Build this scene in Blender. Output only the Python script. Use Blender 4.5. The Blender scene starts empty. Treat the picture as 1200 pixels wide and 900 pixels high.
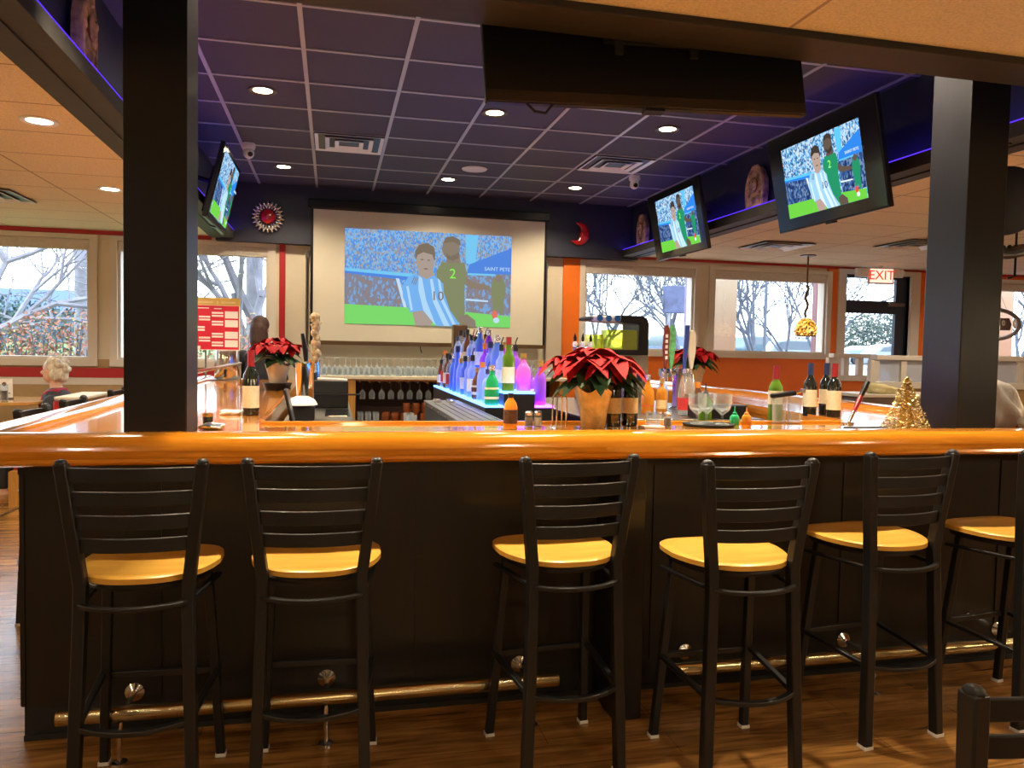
import bpy, bmesh, math, random
from mathutils import Vector, Matrix
random.seed(7)
PI = math.pi
S = bpy.context.scene
COL = S.collection

# ------------------------------------------------------------------ camera
CH = 1.45
F = 914.288
YAW, PIT, ROL = math.radians(13.005), math.radians(-2.5907), math.radians(1.1372)
cy, sy, cp, sp = math.cos(YAW), math.sin(YAW), math.cos(PIT), math.sin(PIT)
FW = Vector((sy*cp, cy*cp, sp)); RT0 = Vector((cy, -sy, 0)); UP0 = RT0.cross(FW)
RT = RT0*math.cos(ROL) + UP0*math.sin(ROL); UP = -RT0*math.sin(ROL) + UP0*math.cos(ROL)
cd = bpy.data.cameras.new('camera'); cam = bpy.data.objects.new('camera', cd); COL.objects.link(cam)
cam.matrix_world = Matrix(((RT.x, UP.x, -FW.x, 0), (RT.y, UP.y, -FW.y, 0), (RT.z, UP.z, -FW.z, CH), (0, 0, 0, 1)))
cd.sensor_width = 36; cd.lens = F/1200*36; cd.clip_start = 0.05; cd.clip_end = 400
S.camera = cam

def ray(u, v): return FW + RT*((u-600)/F) + UP*((450-v)/F)
def yp(u, v, y): r = ray(u, v); r = r*(y/r.y); return Vector((r.x, y, r.z+CH))
def zp(u, v, z): r = ray(u, v); r = r*((z-CH)/r.z); return Vector((r.x, r.y, z))

# ------------------------------------------------------------------ materials
def nt(name):
    m = bpy.data.materials.new(name); m.use_nodes = True
    return m, m.node_tree.nodes, m.node_tree.links, m.node_tree.nodes['Principled BSDF']

def pm(name, c, rough=.5, metal=0., noise=0., nscale=20., bump=0., bscale=60., coat=0., spec=.5, trans=0., stretch=(1, 1, 1), emit=None, es=0.):
    m, N, L, b = nt(name)
    b.inputs['Base Color'].default_value = (*c, 1); b.inputs['Roughness'].default_value = rough
    b.inputs['Metallic'].default_value = metal; b.inputs['Coat Weight'].default_value = coat
    b.inputs['Coat Roughness'].default_value = .05
    b.inputs['Specular IOR Level'].default_value = spec; b.inputs['Transmission Weight'].default_value = trans
    if emit: b.inputs['Emission Color'].default_value = (*emit, 1); b.inputs['Emission Strength'].default_value = es
    if noise or bump:
        tc = N.new('ShaderNodeTexCoord'); mp = N.new('ShaderNodeMapping'); mp.inputs['Scale'].default_value = stretch
        L.new(tc.outputs['Object'], mp.inputs[0])
        if noise:
            n = N.new('ShaderNodeTexNoise'); n.inputs['Scale'].default_value = nscale; n.inputs['Detail'].default_value = 5
            L.new(mp.outputs[0], n.inputs['Vector'])
            r = N.new('ShaderNodeValToRGB')
            r.color_ramp.elements[0].position = .3; r.color_ramp.elements[1].position = .7
            r.color_ramp.elements[0].color = (*[max(0, x*(1-noise)) for x in c], 1)
            r.color_ramp.elements[1].color = (*[min(1, x*(1+noise)) for x in c], 1)
            L.new(n.outputs['Fac'], r.inputs[0]); L.new(r.outputs[0], b.inputs['Base Color'])
        if bump:
            n2 = N.new('ShaderNodeTexNoise'); n2.inputs['Scale'].default_value = bscale; n2.inputs['Detail'].default_value = 3
            L.new(mp.outputs[0], n2.inputs['Vector'])
            bp = N.new('ShaderNodeBump'); bp.inputs['Strength'].default_value = bump; bp.inputs['Distance'].default_value = .01
            L.new(n2.outputs['Fac'], bp.inputs['Height']); L.new(bp.outputs[0], b.inputs['Normal'])
    return m

def em(name, c, s):
    m = bpy.data.materials.new(name); m.use_nodes = True; N = m.node_tree.nodes; L = m.node_tree.links
    N.clear(); e = N.new('ShaderNodeEmission'); o = N.new('ShaderNodeOutputMaterial')
    e.inputs[0].default_value = (*c, 1); e.inputs[1].default_value = s; L.new(e.outputs[0], o.inputs[0]); return m

def crowd(name, cols, s, scale, cell='voronoi'):
    m = bpy.data.materials.new(name); m.use_nodes = True; N = m.node_tree.nodes; L = m.node_tree.links
    N.clear(); e = N.new('ShaderNodeEmission'); o = N.new('ShaderNodeOutputMaterial')
    tc = N.new('ShaderNodeTexCoord'); v = N.new('ShaderNodeTexVoronoi'); v.inputs['Scale'].default_value = scale
    mp = N.new('ShaderNodeMapping'); mp.inputs['Scale'].default_value = (1.6, 1, 1)
    L.new(tc.outputs['Object'], mp.inputs[0]); L.new(mp.outputs[0], v.inputs['Vector'])
    sx = N.new('ShaderNodeSeparateColor'); L.new(v.outputs['Color'], sx.inputs[0])
    r = N.new('ShaderNodeValToRGB'); r.color_ramp.interpolation = 'CONSTANT'
    for i, c in enumerate(cols):
        el = r.color_ramp.elements[i] if i < 2 else r.color_ramp.elements.new(i/len(cols))
        el.position = i/len(cols); el.color = (*c, 1)
    L.new(sx.outputs[0], r.inputs[0]); L.new(r.outputs[0], e.inputs[0]); e.inputs[1].default_value = s
    L.new(e.outputs[0], o.inputs[0]); return m

def glass(name, c, t=.6, rough=.06):
    m, N, L, b = nt(name); b.inputs['Base Color'].default_value = (*c, 1); b.inputs['Roughness'].default_value = rough
    b.inputs['Specular IOR Level'].default_value = .8
    tr = N.new('ShaderNodeBsdfTransparent'); tr.inputs[0].default_value = (*[min(1, .25+.75*x) if t > .7 else x for x in c], 1)
    mx = N.new('ShaderNodeMixShader'); lw = N.new('ShaderNodeLayerWeight'); lw.inputs[0].default_value = .35
    ma = N.new('ShaderNodeMath'); ma.operation = 'MULTIPLY_ADD'; ma.inputs[1].default_value = .45 if t > .9 else .8; ma.inputs[2].default_value = 1-t; ma.use_clamp = True
    L.new(lw.outputs['Facing'], ma.inputs[0]); L.new(ma.outputs[0], mx.inputs[0])
    L.new(tr.outputs[0], mx.inputs[1]); L.new(b.outputs[0], mx.inputs[2])
    L.new(mx.outputs[0], N['Material Output'].inputs[0]); return m

def pane_mat():
    m, N, L, b = nt('window_pane'); tr = N.new('ShaderNodeBsdfTransparent'); tr.inputs[0].default_value = (.97, .98, 1, 1)
    gl = N.new('ShaderNodeBsdfGlossy'); gl.inputs['Roughness'].default_value = .02
    mx = N.new('ShaderNodeMixShader'); mx.inputs[0].default_value = .04
    L.new(tr.outputs[0], mx.inputs[1]); L.new(gl.outputs[0], mx.inputs[2]); L.new(mx.outputs[0], N['Material Output'].inputs[0]); return m

def wood(name, c1, c2, axis, rough=.25, coat=.6, scale=5., sat=1, strips=0):
    m, N, L, b = nt(name)
    tc = N.new('ShaderNodeTexCoord'); mp = N.new('ShaderNodeMapping')
    s = [9., 9., 9.]; s[axis] = .7; mp.inputs['Scale'].default_value = s
    L.new(tc.outputs['Object'], mp.inputs[0])
    n = N.new('ShaderNodeTexNoise'); n.inputs['Scale'].default_value = scale; n.inputs['Detail'].default_value = 7; n.inputs['Roughness'].default_value = .6
    n.inputs['Distortion'].default_value = .6
    L.new(mp.outputs[0], n.inputs['Vector'])
    r = N.new('ShaderNodeValToRGB'); r.color_ramp.elements[0].position = .3; r.color_ramp.elements[1].position = .72
    r.color_ramp.elements[0].color = (*c1, 1); r.color_ramp.elements[1].color = (*c2, 1)
    L.new(n.outputs['Fac'], r.inputs[0]); L.new(r.outputs[0], b.inputs['Base Color'])
    b.inputs['Roughness'].default_value = rough; b.inputs['Coat Weight'].default_value = coat; b.inputs['Coat Roughness'].default_value = .06
    return m

def planks(name, c1, c2, L_, W_, rough=.25):
    m, N, L, b = nt(name)
    tc = N.new('ShaderNodeTexCoord'); br = N.new('ShaderNodeTexBrick')
    br.inputs['Scale'].default_value = 1; br.inputs['Brick Width'].default_value = L_; br.inputs['Row Height'].default_value = W_
    br.inputs['Mortar Size'].default_value = .0015; br.inputs['Color1'].default_value = (*c1, 1); br.inputs['Color2'].default_value = (*c2, 1)
    br.inputs['Mortar'].default_value = (*[x*.35 for x in c1], 1); br.offset = .37
    L.new(tc.outputs['Object'], br.inputs['Vector'])
    mp = N.new('ShaderNodeMapping'); mp.inputs['Scale'].default_value = (.9, 9, 1); L.new(tc.outputs['Object'], mp.inputs[0])
    n = N.new('ShaderNodeTexNoise'); n.inputs['Scale'].default_value = 3; n.inputs['Detail'].default_value = 8; n.inputs['Distortion'].default_value = 1.2
    L.new(mp.outputs[0], n.inputs['Vector'])
    r = N.new('ShaderNodeValToRGB'); r.color_ramp.elements[0].position = .3; r.color_ramp.elements[1].position = .7
    r.color_ramp.elements[0].color = (.45, .4, .35, 1); r.color_ramp.elements[1].color = (1.3, 1.3, 1.3, 1)
    L.new(n.outputs['Fac'], r.inputs[0])
    mx = N.new('ShaderNodeMix'); mx.data_type = 'RGBA'; mx.blend_type = 'MULTIPLY'; mx.inputs[0].default_value = 1
    L.new(br.outputs['Color'], mx.inputs[6]); L.new(r.outputs[0], mx.inputs[7]); L.new(mx.outputs[2], b.inputs['Base Color'])
    b.inputs['Roughness'].default_value = rough
    bp = N.new('ShaderNodeBump'); bp.inputs['Strength'].default_value = .15; bp.inputs['Distance'].default_value = .004
    L.new(n.outputs['Fac'], bp.inputs['Height']); L.new(bp.outputs[0], b.inputs['Normal'])
    return m

def tiles(name, c, x0, y0, w, d, line, lw=.012):
    m, N, L, b = nt(name)
    tc = N.new('ShaderNodeTexCoord'); mp = N.new('ShaderNodeMapping'); mp.inputs['Location'].default_value = (-x0, -y0, 0)
    L.new(tc.outputs['Object'], mp.inputs[0])
    br = N.new('ShaderNodeTexBrick'); br.offset = 0; br.inputs['Scale'].default_value = 1
    br.inputs['Brick Width'].default_value = w; br.inputs['Row Height'].default_value = d; br.inputs['Mortar Size'].default_value = lw
    br.inputs['Color1'].default_value = (*c, 1); br.inputs['Color2'].default_value = (*[x*.97 for x in c], 1); br.inputs['Mortar'].default_value = (*line, 1)
    L.new(mp.outputs[0], br.inputs['Vector'])
    n = N.new('ShaderNodeTexNoise'); n.inputs['Scale'].default_value = 90; n.inputs['Detail'].default_value = 4; L.new(tc.outputs['Object'], n.inputs['Vector'])
    r = N.new('ShaderNodeValToRGB'); r.color_ramp.elements[0].position = .35; r.color_ramp.elements[1].position = .6
    r.color_ramp.elements[0].color = (.82, .82, .82, 1); r.color_ramp.elements[1].color = (1, 1, 1, 1); L.new(n.outputs['Fac'], r.inputs[0])
    mx = N.new('ShaderNodeMix'); mx.data_type = 'RGBA'; mx.blend_type = 'MULTIPLY'; mx.inputs[0].default_value = 1
    L.new(br.outputs['Color'], mx.inputs[6]); L.new(r.outputs[0], mx.inputs[7]); L.new(mx.outputs[2], b.inputs['Base Color'])
    b.inputs['Roughness'].default_value = .85
    bp = N.new('ShaderNodeBump'); bp.inputs['Strength'].default_value = .3; bp.inputs['Distance'].default_value = .004
    L.new(n.outputs['Fac'], bp.inputs['Height']); L.new(bp.outputs[0], b.inputs['Normal'])
    return m

M = {}
M['tan_tile'] = tiles('tan_tile', (.80, .71, .50), -.85, 3.79, 1.22, .585, (.42, .33, .24), .008)
M['dark_tile'] = pm('dark_tile', (.056, .055, .088), .7, noise=.12, nscale=120, bump=.25, bscale=150)
M['grid'] = pm('ceiling_grid', (.46, .47, .50), .4, metal=.3)
M['dark'] = pm('dark_paint', (.012, .012, .016), .36, spec=.35, noise=.15, nscale=6, bump=.05, bscale=90)
M['beam'] = pm('beam_paint', (.020, .017, .015), .6, noise=.2, nscale=5, bump=.1, bscale=40)
M['navy'] = pm('navy_wall', (.018, .02, .042), .5, noise=.1, nscale=8)
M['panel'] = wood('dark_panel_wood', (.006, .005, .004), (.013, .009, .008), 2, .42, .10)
M['cream'] = pm('cream_wall', (.68, .60, .46), .6, noise=.03, nscale=4)
M['wains'] = pm('tan_wainscot', (.42, .28, .13), .55, noise=.08, nscale=6)
M['orange'] = pm('orange_wall', (.80, .17, .008), .5, noise=.05, nscale=4)
M['red'] = pm('red_trim', (.42, .012, .016), .45)
M['frame'] = pm('window_frame_paint', (.66, .60, .52), .45)
M['blind'] = pm('roller_blind', (.60, .54, .47), .7, noise=.08, nscale=30)
M['door'] = pm('door_dark_metal', (.03, .04, .06), .35, metal=.3)
M['pane'] = pane_mat()
M['floor'] = planks('plank_floor', (.36, .175, .045), (.24, .112, .028), 1.25, .15, .24)
M['barX'] = wood('bar_wood_long', (.62, .20, .008), (.78, .31, .022), 0, .15, .8)
M['barY'] = wood('bar_wood_side', (.54, .16, .010), (.70, .27, .028), 1, .15, .8)
M['topX'] = wood('bar_top_wood', (.40, .15, .018), (.54, .22, .035), 0, .10, .9)
M['seat'] = wood('seat_wood', (.66, .33, .045), (.80, .47, .09), 0, .32, .25, 3.)
M['metalblack'] = pm('powder_coated_steel', (.011, .011, .012), .38, spec=.45, noise=.1, nscale=30, bump=.06, bscale=300)
M['tip'] = pm('white_plastic', (.8, .78, .74), .4)
M['brass'] = pm('brass', (.62, .52, .30), .22, metal=1)
M['chrome'] = pm('chrome', (.75, .75, .76), .14, metal=1)
M['steel'] = pm('brushed_steel', (.25, .24, .22), .34, metal=1, noise=.15, nscale=10, stretch=(1, 12, 1))
M['ledstrip'] = em('blue_led', (.10, .06, 1.0), 10)
M['ledline'] = em('blue_led_line', (.10, .03, .95), 1.1)
M['ledblue'] = em('blue_led_shelf', (.10, .30, 1.0), 5.0)
M['ledpurple'] = em('violet_led_shelf', (.62, .10, 1.0), 5.0)
M['lampw'] = em('lamp_glow', (1, .86, .55), 30)
M['lampt'] = em('tan_lamp_glow', (1, .90, .72), 14)
M['black'] = pm('black_plastic', (.010, .010, .012), .35, spec=.3)
M['blackmat'] = pm('black_rubber', (.014, .014, .015), .7)
M['gloss'] = pm('tv_black_gloss', (.010, .010, .012), .12)
M['white'] = pm('white_plastic_gloss', (.78, .78, .80), .35)
M['cyan'] = pm('vent_metal', (.80, .86, .88), .35, metal=.1)
M['bronze'] = pm('bronze_metal', (.16, .10, .05), .35, metal=.8)
M['screen'] = pm('projection_screen', (.60, .56, .46), .8, noise=.02, nscale=5)
M['silver'] = pm('silver_beads', (.75, .70, .62), .2, metal=.8)
M['redglass'] = pm('red_glossy', (.45, .01, .02), .12, coat=.8)
M['carved'] = pm('carved_wood', (.36, .20, .13), .5, noise=.75, nscale=16, bump=.8, bscale=40)
M['leafred'] = pm('red_bract', (.37, .003, .007), .6, noise=.3, nscale=9, spec=.25)
M['leafgreen'] = pm('green_leaf', (.02, .065, .018), .6, noise=.3, nscale=14)
M['foil'] = pm('gold_foil', (.78, .54, .20), .38, metal=.35, noise=.2, nscale=18, bump=.9, bscale=28)
M['potwhite'] = pm('cream_foil', (.70, .62, .46), .4, bump=.5, bscale=20)
M['gold'] = pm('gold_tinsel', (.80, .55, .16), .22, metal=.85)
M['labelc'] = pm('cream_label', (.72, .66, .48), .6, noise=.1, nscale=80)
M['labelt'] = pm('tan_label', (.62, .45, .22), .6, noise=.12, nscale=80)
M['labelr'] = pm('red_label', (.55, .03, .03), .5, noise=.3, nscale=90)
M['labelw'] = pm('white_label', (.75, .76, .80), .5, noise=.12, nscale=90)
M['labelb'] = pm('brown_label', (.10, .04, .02), .5, noise=.3, nscale=80)
M['g_green'] = glass('green_glass', (.14, .30, .03), .5)
M['g_emerald'] = glass('emerald_glass', (.02, .45, .16), .4)
M['g_dark'] = glass('dark_wine_glass', (.012, .014, .010), .05)
M['g_clear'] = glass('clear_glass', (.85, .90, .94), .93)
M['g_blue'] = glass('blue_glass', (.18, .36, .95), .55)
M['g_pale'] = glass('pale_blue_glass', (.52, .68, 1), .68)
M['g_violet'] = glass('violet_glass', (.55, .16, .95), .6)
M['g_pink'] = glass('pink_glass', (.95, .22, .80), .55)
M['g_amber'] = glass('amber_glass', (.80, .32, .03), .55)
M['g_brown'] = glass('brown_glass', (.16, .06, .03), .3)
M['g_yellow'] = glass('lime_juice', (.80, .85, .02), .25)
M['g_cola'] = glass('cola', (.05, .015, .01), .1)
M['cap_red'] = pm('red_cap', (.28, .012, .02), .35)
M['cap_navy'] = pm('navy_cap', (.02, .03, .10), .35)
M['cap_black'] = pm('black_cap', (.012, .012, .014), .35)
M['cap_gold'] = pm('gold_cap', (.65, .42, .12), .3, metal=.8)
M['cap_silver'] = pm('silver_cap', (.7, .7, .75), .25, metal=.9)
M['cap_orange'] = pm('orange_cap', (.75, .22, .03), .4)
M['copper'] = pm('copper', (.45, .15, .06), .35, metal=.8, noise=.15, nscale=20)
M['sauce'] = pm('orange_sauce', (.72, .26, .02), .2, coat=.5)
M['pepper'] = pm('ground_pepper', (.20, .14, .09), .8, noise=.4, nscale=200)
M['salt'] = pm('salt_grains', (.62, .56, .44), .8, noise=.15, nscale=200)
M['postred'] = pm('poster_red', (.60, .01, .04), .4)
M['postgold'] = pm('poster_gold', (.55, .36, .08), .4)
M['paper'] = pm('white_paper', (.80, .76, .72), .6)
M['skin'] = pm('skin', (.62, .36, .25), .5, noise=.06, nscale=20)
M['hairg'] = pm('grey_blonde_hair', (.58, .50, .38), .6, noise=.35, nscale=40, bump=1, bscale=60, stretch=(1, 1, .35))
M['hairb'] = pm('dark_brown_hair', (.055, .022, .016), .65, noise=.3, nscale=60, bump=.6, bscale=80, stretch=(1, 1, .2))
M['jacket'] = pm('black_jacket', (.018, .018, .028), .7, noise=.3, nscale=30, bump=.4, bscale=30)
M['redcloth'] = pm('red_cloth', (.28, .012, .04), .8, noise=.2, nscale=40)
M['redvinyl'] = pm('red_vinyl', (.50, .02, .02), .35)
M['eye'] = pm('eye', (.03, .02, .02), .2)
M['lip'] = pm('lip', (.42, .14, .12), .5)
M['boothwood'] = wood('booth_wood', (.38, .17, .03), (.55, .28, .07), 2, .3, .3)
M['tabletop'] = wood('table_wood', (.50, .25, .06), (.66, .38, .12), 0, .2, .6)
M['plastic'] = pm('crumpled_plastic', (.55, .53, .52), .35, noise=.2, nscale=12, bump=1.0, bscale=20)
M['yellowcloth'] = pm('yellow_cloth', (.66, .58, .30), .8, noise=.15, nscale=20, bump=.4, bscale=20)
M['lattice'] = glass('frosted_panel', (.62, .66, .74), .45, .4)
M['exitred'] = em('exit_red', (1, .015, .0), 1.6)
M['exitface'] = em('exit_face', (1, .55, .42), 1.25)
M['mosaic'] = None

def mosaic():
    m, N, L, b = nt('amber_mosaic'); tc = N.new('ShaderNodeTexCoord'); v = N.new('ShaderNodeTexVoronoi'); v.inputs['Scale'].default_value = 55
    L.new(tc.outputs['Object'], v.inputs['Vector']); s = N.new('ShaderNodeSeparateColor'); L.new(v.outputs['Color'], s.inputs[0])
    r = N.new('ShaderNodeValToRGB'); r.color_ramp.interpolation = 'CONSTANT'
    cs = [(.10, .04, .01), (.45, .18, .02), (.85, .45, .05), (1, .72, .22)]
    for i, c in enumerate(cs):
        el = r.color_ramp.elements[i] if i < 2 else r.color_ramp.elements.new(.25*i)
        el.position = .25*i; el.color = (*c, 1)
    L.new(s.outputs[0], r.inputs[0]); L.new(r.outputs[0], b.inputs['Base Color'])
    L.new(r.outputs[0], b.inputs['Emission Color']); b.inputs['Emission Strength'].default_value = .9; b.inputs['Roughness'].default_value = .25
    return m
M['mosaic'] = mosaic()

# ------------------------------------------------------------------ mesh helpers
def nb(): return bmesh.new()

def box(bm, x0, x1, y0, y1, z0, z1, mi=0, mx=None):
    ps = [Vector((x, y, z)) for z in (z0, z1) for y in (y0, y1) for x in (x0, x1)]
    if mx: ps = [mx @ p for p in ps]
    v = [bm.verts.new(p) for p in ps]
    for f in ((0, 2, 3, 1), (4, 5, 7, 6), (0, 1, 5, 4), (1, 3, 7, 5), (3, 2, 6, 7), (2, 0, 4, 6)):
        fc = bm.faces.new([v[i] for i in f]); fc.material_index = mi

def lathe(bm, prof, c=(0, 0, 0), n=20, mi=0, mx=None, a0=0, a1=2*PI):
    c = Vector(c); rings = []; full = abs(a1-a0-2*PI) < 1e-6
    for r, z in prof:
        if r < 1e-6: p = c+Vector((0, 0, z)); rings.append([bm.verts.new(mx @ p if mx else p)])
        else:
            k = n if full else n+1; rg = []
            for i in range(k):
                a = a0+(a1-a0)*i/n; p = c+Vector((r*math.cos(a), r*math.sin(a), z)); rg.append(bm.verts.new(mx @ p if mx else p))
            rings.append(rg)
    for A, B in zip(rings, rings[1:]):
        m_ = n if full else n
        for i in range(m_):
            j = (i+1) % len(A) if full else i+1; k = (i+1) % len(B) if full else i+1
            if len(A) == 1 and len(B) == 1: continue
            if len(A) == 1: vs = [A[0], B[k], B[i]]
            elif len(B) == 1: vs = [A[i], A[j], B[0]]
            else: vs = [A[i], A[j], B[k], B[i]]
            try: bm.faces.new(vs).material_index = mi
            except ValueError: pass

def tube(bm, pts, r, n=8, mi=0, closed=False, cap=True):
    pts = [Vector(p) for p in pts]; rs = r if isinstance(r, (list, tuple)) else [r]*len(pts)
    T = []
    for i in range(len(pts)):
        a = pts[(i-1) % len(pts)] if (closed or i > 0) else pts[i]; b = pts[(i+1) % len(pts)] if (closed or i < len(pts)-1) else pts[i]
        T.append((b-a).normalized())
    up = Vector((0, 0, 1)) if abs(T[0].z) < .9 else Vector((1, 0, 0))
    nr = T[0].cross(up).normalized(); rings = []
    for i, p in enumerate(pts):
        nr = (nr-T[i]*nr.dot(T[i]));
        nr = nr.normalized() if nr.length > 1e-6 else T[i].orthogonal().normalized()
        b = T[i].cross(nr)
        rings.append([bm.verts.new(p+(nr*math.cos(2*PI*k/n)+b*math.sin(2*PI*k/n))*rs[i]) for k in range(n)])
    prs = list(zip(rings, rings[1:]))
    if closed: prs.append((rings[-1], rings[0]))
    for A, B in prs:
        for k in range(n): bm.faces.new([A[k], A[(k+1) % n], B[(k+1) % n], B[k]]).material_index = mi
    if cap and not closed:
        bm.faces.new(rings[0][::-1]).material_index = mi; bm.faces.new(rings[-1]).material_index = mi

def sweep(bm, pts, w, h, mi=0):
    """rectangular bar: w across (in plan), h along z"""
    pts = [Vector(p) for p in pts]; rings = []
    for i in range(len(pts)):
        t = (pts[min(i+1, len(pts)-1)]-pts[max(i-1, 0)]).normalized()
        s = t.cross(Vector((0, 0, 1)));
        s = s.normalized() if s.length > .05 else Vector((1, 0, 0))
        u = s.cross(t).normalized()
        rings.append([bm.verts.new(pts[i]+s*a*w/2+u*b*h/2) for a, b in ((-1, -1), (1, -1), (1, 1), (-1, 1))])
    for A, B in zip(rings, rings[1:]):
        for k in range(4): bm.faces.new([A[k], A[(k+1) % 4], B[(k+1) % 4], B[k]]).material_index = mi
    bm.faces.new(rings[0][::-1]).material_index = mi; bm.faces.new(rings[-1]).material_index = mi

def prism(bm, poly, a, b, plane='xz', mi=0, mx=None):
    """extrude 2-D polygon between a and b along the remaining axis"""
    def P(p, t):
        q = {'xz': (p[0], t, p[1]), 'xy': (p[0], p[1], t), 'yz': (t, p[0], p[1])}[plane]; q = Vector(q); return mx @ q if mx else q
    A = [bm.verts.new(P(p, a)) for p in poly]; B = [bm.verts.new(P(p, b)) for p in poly]; n = len(poly)
    bm.faces.new(A).material_index = mi; bm.faces.new(B[::-1]).material_index = mi
    for i in range(n): bm.faces.new([A[i], B[i], B[(i+1) % n], A[(i+1) % n]]).material_index = mi

def ball(bm, c, r, mi=0, n=12, mx=None):
    r = r if isinstance(r, (tuple, list)) else (r, r, r); c = Vector(c)
    m = Matrix.Translation(c) @ (mx or Matrix.Identity(4)) @ Matrix.Diagonal((*r, 1))
    lathe(bm, [(math.sin(PI*i/(n//2+2)), -math.cos(PI*i/(n//2+2))) for i in range(n//2+3)], n=n, mi=mi, mx=m)

def setp(o, **k):
    for a, b in k.items():
        if b: o[a] = b

def obj(name, bm, m, parent=None, smooth=.7, bevel=0, seg=2, label=None, cat=None, group=None, kind=None, w=False):
    bmesh.ops.recalc_face_normals(bm, faces=bm.faces)
    me = bpy.data.meshes.new(name); bm.to_mesh(me); bm.free()
    for x in (m if isinstance(m, (list, tuple)) else [m]): me.materials.append(x)
    if smooth:
        me.polygons.foreach_set('use_smooth', [True]*len(me.polygons)); me.set_sharp_from_angle(angle=smooth)
    o = bpy.data.objects.new(name, me); COL.objects.link(o)
    if parent:
        o.parent = parent
        if w:  # mesh is in world coordinates
            q = parent; mt = Matrix.Identity(4)
            while q: mt = (q.matrix_parent_inverse @ q.matrix_basis if q.parent else q.matrix_basis) @ mt; q = q.parent
            o.matrix_parent_inverse = mt.inverted()
    if bevel:
        bv = o.modifiers.new('bevel', 'BEVEL'); bv.width = bevel; bv.segments = seg; bv.limit_method = 'ANGLE'; bv.angle_limit = .7
    setp(o, label=label, category=cat, group=group, kind=kind)
    return o

def thing(name, label, cat, loc=(0, 0, 0), rz=0, group=None):
    o = bpy.data.objects.new(name, None); COL.objects.link(o); o.location = loc; o.rotation_euler = (0, 0, rz)
    o.empty_display_size = .1; setp(o, label=label, category=cat, group=group); return o

def dup(root, loc, rz=0, label=None, group=None):
    r = root.copy(); COL.objects.link(r); r.location = loc; r.rotation_euler = (0, 0, rz)
    if label: r['label'] = label
    if group: r['group'] = group
    for ch in list(root.children):
        c = ch.copy(); COL.objects.link(c); c.parent = r
        for g in ch.children:
            d = g.copy(); COL.objects.link(d); d.parent = c
    return r

def struct(name, bm, m, parent=None, **k):
    return obj(name, bm, m, parent, kind=None if parent else 'structure', **k)

def text_bm(bm, s, mx, size, depth=.002, mi=0, align='CENTER'):
    cu = bpy.data.curves.new('t', 'FONT'); cu.body = s; cu.size = size; cu.extrude = depth/2; cu.align_x = align; cu.align_y = 'CENTER'; cu.resolution_u = 3
    o = bpy.data.objects.new('t', cu); COL.objects.link(o)
    bpy.context.view_layer.update()
    me = bpy.data.meshes.new_from_object(o.evaluated_get(bpy.context.evaluated_depsgraph_get()))
    me.transform(mx); n0 = len(bm.faces); bm.from_mesh(me); bm.faces.ensure_lookup_table()
    for f in bm.faces[n0:]: f.material_index = mi
    bpy.data.objects.remove(o); bpy.data.curves.remove(cu); bpy.data.meshes.remove(me)

XZ = Matrix.Rotation(PI/2, 4, 'X')   # text upright facing -Y

# ------------------------------------------------------------------ room shell
WY = 9.15; TZ = 2.62; BZ = 3.2
XL, XR, YB = -7.0, 12.5, -4.5
b = nb(); box(b, XL-.1, XR+.1, YB-.1, WY+.2, -.1, 0); struct('floor', b, M['floor'], smooth=0)
# tan ceiling around the raised dark ceiling
b = nb()
box(b, XL, -1.24, YB, WY, TZ, TZ+.05); box(b, 3.62, XR, YB, WY, TZ, TZ+.05); box(b, -1.24, 3.62, YB, 2.57, TZ, TZ+.05)
struct('ceiling', b, M['tan_tile'], smooth=0)
b = nb(); box(b, -1.24, 3.62, 2.57, 9.06, BZ, BZ+.05); struct('ceiling', b, M['dark_tile'], smooth=0)
# T-bar grid of the dark ceiling
b = nb(); t = .6096
for i in range(-1, 7):
    x = -.1816+i*t
    if -1.15 < x < 3.55: box(b, x-.013, x+.013, 2.6, 9.0, BZ-.008, BZ-.0005)
for k in range(-3, 9):
    y = 4.2516+k*t
    if 2.6 < y < 9.0: box(b, -1.15, 3.55, y-.012, y+.012, BZ-.007, BZ-.0005)
struct('trim_1', b, M['grid'], smooth=0)
# back wall with openings
def wall_with_holes(name, x0, x1, z0, z1, holes, y0, y1, mats, pick):
    b = nb(); xs = sorted({x0, x1, *[h[0] for h in holes], *[h[1] for h in holes]}); zs = sorted({z0, z1, *[h[2] for h in holes], *[h[3] for h in holes]})
    for xa, xb in zip(xs, xs[1:]):
        for za, zb in zip(zs, zs[1:]):
            cx, cz = (xa+xb)/2, (za+zb)/2
            if any(h[0] < cx < h[1] and h[2] < cz < h[3] for h in holes): continue
            box(b, xa, xb, y0, y1, za, zb, pick(cx, cz))
    return struct(name, b, mats, smooth=0)
WINL = [(-6.6, -5.0, 1.25, 2.52), (-4.75, -2.52, 1.25, 2.52), (-2.25, -.70, 1.25, 2.52)]
WINR = [(3.0, 4.45, 1.46, 2.50), (4.72, 6.34, 1.46, 2.50), (9.0, 11.2, 1.46, 2.50)]
DOOR = (6.62, 7.62, 0, 2.53)
wall_with_holes('wall_back', XL, XR, 0, 3.3, WINL+WINR+[DOOR], WY, WY+.18, [M['cream'], M['wains'], M['orange']],
                lambda x, z: 1 if (x < -.3 and z < 1.0) else (2 if (x > 2.7 and z < 1.46) or x > 6.4 else 0))
b = nb(); box(b, XL, 2.7, WY-.012, WY, .0, .98); b2 = b
struct('wall_panel_left', b, M['wains'], smooth=0)
b = nb(); box(b, XL-.1, XL, YB, WY, 0, TZ+.05); struct('wall_left', b, M['cream'], smooth=0)
b = nb(); box(b, XR, XR+.1, YB, WY, 0, TZ+.05); struct('wall_right', b, M['orange'], smooth=0)
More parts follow.
